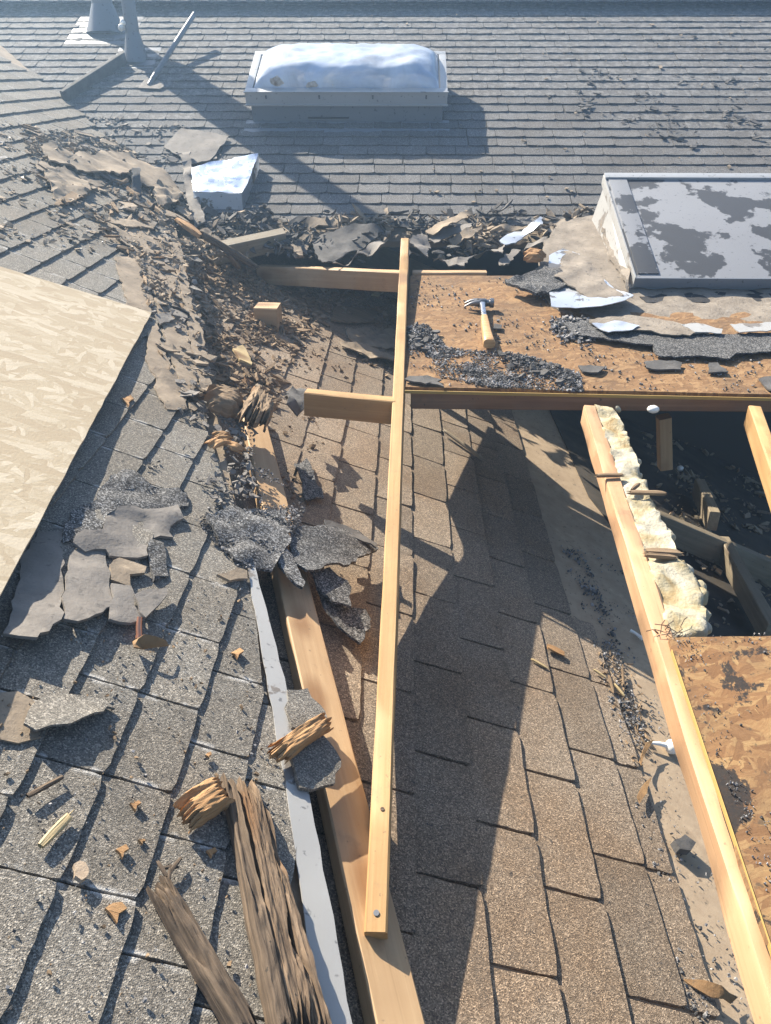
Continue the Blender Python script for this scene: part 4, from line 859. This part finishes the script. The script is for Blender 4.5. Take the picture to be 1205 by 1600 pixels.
for (x, y, s, lb) in [(181, 1424, 18, 'spiky orange wood flake below the tan pebble'), (191, 1329, 11, 'small brown flake above the tan pebble'), (331, 1330, 9, 'small orange flake right of the big orange chunk'), (212, 1258, 8, 'tiny brown flake left of the big orange chunk'), (371, 1020, 9, 'small round orange chip by the white flashing'),
                      (200, 625, 9, 'orange chip in the shadow of the pale sheet'), (222, 1313, 6, 'tiny yellow flake above the brown flake'), (326, 1180, 5, 'tiny tan flake on a shingle near the frayed scrap')]:
    ts('wood_flake', [(x - s, y - s * .3), (x - s * .2, y - s * .6), (x + s * .5, y - s * .9), (x + s, y - s * .3), (x + s * .3, y + s * .2), (x + s * .1, y + s), (x - s * .4, y + s * .3)], L, .02, M_ROTO, lb, 'wood flake', .006, .006, 40, .003, seg=.01)
ts('pebble', [(115, 1350), (124, 1344), (134, 1348), (139, 1358), (136, 1370), (128, 1375), (118, 1368)], L, .026, M_PEB, 'round tan pebble on the lower left shingles', 'pebble', .01, .002, 20, .001, seg=.006)
for (x0, y0, x1, y1, lb) in [(244, 1345, 262, 1375, 'leftmost dark twig in the small heap above the rotten stick'), (250, 1358, 280, 1356, 'level dark twig across the small heap above the rotten stick'), (266, 1350, 262, 1385, 'dark twig pointing at the rotten stick in the small heap'), (284, 1340, 262, 1368, 'rightmost dark twig in the small heap above the rotten stick')]:
    rw('twig', x0, y0, x1, y1, L, .018, .006, .006, M_ROTD, lb, 'twig', rough=.3, jag=.006, m=10)['group'] = 'twigs above the rotten stick'
# litter right of the old shingles
for (x0, y0, x1, y1, mt, lb) in [(972, 1043, 974, 1082, M_CHIP, 'upright nail-like splinter by the twigs on the tan strip'), (925, 1046, 948, 1062, M_STRAW, 'pale splinter left of the twig heap on the old shingles'), (950, 1055, 958, 1085, M_CHIP, 'splinter in the middle of the twig heap on the tan strip'), (958, 1068, 976, 1090, M_STRAW, 'lowest splinter of the twig heap on the tan strip'), (828, 1030, 856, 1046, M_STRAW, 'thin straw on the old shingles below the orange chip')]:
    rw('splinter', x0, y0, x1, y1, C, .012, .008, .007, mt, lb, 'splinter', rough=.3, jag=.008, m=10)
rw('wood_flake', 850, 1010, 884, 1026, C, .012, .03, .012, M_ROTO, 'frayed pale orange chip on the old shingles by the big shadow', 'wood flake', rough=.7, jag=.03)
ts('dry_leaf', [(1068, 1528), (1100, 1530), (1130, 1538), (1156, 1556), (1140, 1570), (1110, 1558), (1085, 1542)], C, .03, M_LEAF, 'curled brown leaf at the lower right on the tan strip', 'leaf', .003, .012, 14, .002, lifts=[.008, .03, .045, .02, .008, .02, .015])
ts('dry_leaf', [(1000, 1188), (1010, 1160), (1022, 1156), (1008, 1180), (1002, 1196)], C, .03, M_LEAF, 'narrow brown leaf left of the white foam knob', 'leaf', .003, .008, 14, .001)
ts('dry_leaf', [(995, 1245), (1008, 1222), (1018, 1215), (1010, 1240), (1000, 1255)], C, .025, M_LEAF, 'narrow brown leaf below the one beside the foam knob', 'leaf', .003, .008, 14, .001)
ts('tar_lump', [(1054, 1312), (1070, 1304), (1088, 1316), (1080, 1328), (1062, 1326)], C, .03, M_FELTD, 'dark tar lump on the tan strip beside the joist', 'tar lump', .02, .008, 20, .003)
fk = root('foam_blob', 'white foam knob with a thin stem beside the long joist', 'foam blob', U(1050, 1168, C))
p = U(1051, 1167, C, .022)
bm = bmesh.new(); bmesh.ops.create_icosphere(bm, subdivisions=3, radius=.021)
for v in bm.verts: v.co += noise.noise_vector(v.co * 40) * .003
link('knob', bm_mesh(bm, 'knob', True), Matrix.Translation(p), fk, M_PLAS)
tube('stem', [p, U(1030, 1162, C, .018), U(1012, 1160, C, .012)], [.009, .006, .003], M_PLAS, fk, 10)
p = U(985, 985, C, .012); tag(tube('foam_drip', [p, U(994, 990, C, .014), U(1004, 998, C, .02)], [.006, .005, .007], M_PLAS, None, 10), 'thin white foam drip left of the joist', 'foam blob')
p = U(1017, 634, P, -.02) + Vector((0, -.03, 0)); bm = bmesh.new(); bmesh.ops.create_icosphere(bm, subdivisions=2, radius=.017, matrix=Matrix.Diagonal((1.2, 1, .8, 1)))
tag(link('foam_dab', bm_mesh(bm, 'foam_dab', True), Matrix.Translation(p), None, M_PLAS), 'white foam dab on the header under the orange panel', 'foam blob')
bm = bmesh.new(); bmesh.ops.create_icosphere(bm, subdivisions=2, radius=.02, matrix=Matrix.Diagonal((1, 1, .9, 1)))
tag(link('foam_dab', bm_mesh(bm, 'foam_dab', True), Matrix.Translation(U(1063, 732, C, .02)), None, M_PLAS), 'small white foam dab in the dark hole', 'foam blob')
rw('bent_stick', 690, 672, 756, 722, C, .02, .018, .015, M_GREYW, 'thin grey stick on the old shingles by the panel shadow', 'stick', rough=.3, jag=.02)

# ------------------------------------------------------------------ loose crumbs nobody could count
PIT = [(285, 400), (330, 405), (400, 425), (500, 445), (560, 455), (622, 470), (618, 520), (520, 500), (470, 540), (440, 600), (430, 700), (400, 640), (345, 610), (310, 480)]
scatter('wood_debris', PIT, C, 4200, .005, .07, (.2, .6), .008, M_CHIP, .004, .4, .03, .8)
scatter('felt_debris', PIT, C, 1100, .006, .055, (.4, .9), .005, M_FELTB, .004, .4, .03, .6)
scatter('wood_debris', [(480, 440), (622, 450), (622, 600), (480, 600), (420, 720), (445, 820), (480, 800), (520, 650), (440, 560)], C, 700, .005, .04, (.25, .7), .006, M_CHIP, .01, .3, 0, .5)
VAL = [(30, 200), (120, 215), (260, 240), (300, 330), (345, 350), (350, 420), (300, 410), (330, 600), (300, 650), (250, 560), (215, 420), (150, 350), (60, 290)]
scatter('wood_debris', VAL, L, 1700, .005, .06, (.2, .6), .01, M_FELTB, .012, .4, .04, .8)
scatter('felt_debris', VAL, L, 700, .006, .05, (.4, .9), .006, M_FELT, .012, .4, .03, .6)
scatter('felt_debris', VAL, L, 260, .04, .17, (.3, .8), .006, M_FELTB, .012, .14, .02, .3)
scatter('felt_debris', VAL, L, 130, .04, .15, (.3, .8), .006, M_FELT, .012, .16, .02, .3)
scatter('wood_debris', VAL, L, 90, .05, .2, (.08, .25), .012, M_CHIP, .016, .2, .03, .3)
scatter('wood_debris', PIT, C, 150, .03, .13, (.12, .4), .009, M_CHIP, .008, .22, .02, .3)
EDGE = [(300, 345), (440, 338), (640, 345), (760, 335), (930, 338), (930, 352), (840, 380), (700, 412), (640, 410), (520, 415), (440, 405), (340, 400)]
scatter('felt_debris', EDGE, F, 900, .015, .13, (.15, .5), .008, M_FELTD, .01, .5, .06, .6)
scatter('wood_debris', EDGE, F, 900, .012, .11, (.15, .5), .01, M_FELTB, .01, .5, .06, .6)
scatter('felt_debris', [(0, 130), (110, 180), (300, 200), (430, 330), (300, 330), (200, 260), (0, 200)], F, 330, .012, .08, (.3, .9), .006, M_FELT, .014, .3, 0, .5)
scatter('felt_debris', [(0, 190), (60, 200), (110, 310), (190, 400), (60, 400), (0, 380)], L, 260, .006, .055, (.3, .9), .004, M_FELTB, .013, .25, 0, .4)
scatter('felt_debris', [(0, 190), (60, 200), (110, 310), (190, 400), (60, 400), (0, 380)], L, 120, .006, .03, (.2, .7), .003, M_WHT, .013, .25, 0, .4)
scatter('felt_debris', [(900, 110), (1205, 130), (1205, 240), (1080, 235), (900, 180)], F, 170, .015, .08, (.3, .8), .006, M_FELTD, .016, .2, 0, .9)
scatter('felt_debris', [(400, 30), (1205, 20), (1205, 250), (930, 330), (450, 330), (720, 250), (720, 60)], F, 150, .01, .05, (.3, .8), .005, M_FELTB, .016, .2, 0, 0)
GR = [(636, 512), (668, 508), (700, 545), (780, 552), (832, 560), (905, 585), (912, 614), (760, 606), (690, 590), (640, 570)]
scatter('asphalt_grit', GR, P, 11000, .002, .011, (.6, 1), .004, M_CRUMB, .003, .4, .01, .9)
scatter('asphalt_grit', GR, P, 110, .012, .05, (.4, .9), .008, M_FELTD, .006, .35, .01, .6)
scatter('asphalt_grit', [(642, 435), (830, 435), (900, 500), (1205, 560), (1205, 612), (900, 612), (640, 600)], P, 900, .003, .016, (.5, 1), .005, M_CRUMB, .003, .4, 0, .4)
scatter('asphalt_grit', [(860, 500), (930, 500), (935, 545), (890, 548), (862, 520)], P, 700, .004, .03, (.5, 1), .008, M_CRUMB, .004, .4, .015, .5)
scatter('asphalt_grit', [(280, 720), (420, 740), (480, 800), (440, 880), (380, 900), (330, 850), (285, 790), (170, 760), (250, 720)], L, 2600, .002, .011, (.5, 1), .004, M_CRUMB, .014, .3, .004, 1.0)
scatter('felt_debris', [(280, 640), (400, 660), (400, 790), (340, 800), (290, 740)], L, 420, .006, .045, (.3, .9), .005, M_FELT, .016, .45, .02, .5)
scatter('wood_debris', [(0, 1000), (390, 900), (440, 1250), (440, 1600), (0, 1600)], L, 200, .003, .014, (.3, .8), .004, M_CHIP, .016, .3)
scatter('asphalt_grit', [(0, 1000), (390, 900), (440, 1250), (440, 1600), (0, 1600)], L, 260, .002, .009, (.6, 1), .004, M_CRUMB, .016, .3)
scatter('asphalt_grit', [(872, 850), (905, 850), (960, 980), (1010, 1160), (1040, 1350), (1110, 1600), (1085, 1600), (1020, 1380), (980, 1200), (930, 1020)], C, 1500, .002, .014, (.5, 1), .006, M_CRUMB, .003, .4, .006, .7)
scatter('asphalt_grit', [(905, 850), (975, 890), (1010, 960), (1130, 1440), (1190, 1600), (1085, 1600), (1010, 1250), (940, 1000)], C, 500, .002, .012, (.5, 1), .005, M_CRUMB, .003, .4, 0, .5)
scatter('wood_debris', [(930, 1010), (990, 1040), (1010, 1120), (1020, 1220), (985, 1200), (940, 1080)], C, 140, .006, .04, (.08, .3), .004, M_CHIP, .006, .3, .01)
scatter('asphalt_grit', [(1046, 1000), (1205, 1000), (1205, 1440)], J, 260, .0015, .005, (.5, 1), .004, M_CRUMB, .016, .4, 0, .6)

HOLE = [(1000, 680), (1205, 680), (1205, 985), (1110, 985), (1060, 860)]
scatter('wood_debris', HOLE, C, 420, .01, .1, (.15, .6), .012, M_GREYW, .012, .3, .02, .4)
scatter('felt_debris', HOLE, C, 260, .01, .09, (.3, .9), .006, M_FELTB, .012, .3, .02, .4)
tag(lumber('old_joist', on(1.0, 2.95, C, .13), on(2.6, 2.85, C, .13), .045, .12, UPZ, M_GREYW), 'old grey joist crossing the back of the dark hole', 'joist')

# ------------------------------------------------------------------ bluish air volume added to imitate a lens flare veil
bm = bmesh.new(); box_bm(bm, (0, 20, 3.75), (250, 250, 9.9)); 
hz = link('flare_haze', bm_mesh(bm, 'flare_haze'), None, None, None); hz['kind'] = 'stuff'
hm = bpy.data.materials.new('flare_veil'); hm.use_nodes = True; ht = hm.node_tree; ht.nodes.clear()
pv = ht.nodes.new('ShaderNodeVolumePrincipled'); mo = ht.nodes.new('ShaderNodeOutputMaterial'); ht.links.new(pv.outputs[0], mo.inputs['Volume'])
pv.inputs['Color'].default_value = (.46, .7, 1, 1); pv.inputs['Density'].default_value = FLARE_HAZE; pv.inputs['Anisotropy'].default_value = .66
hz.data.materials.append(hm)
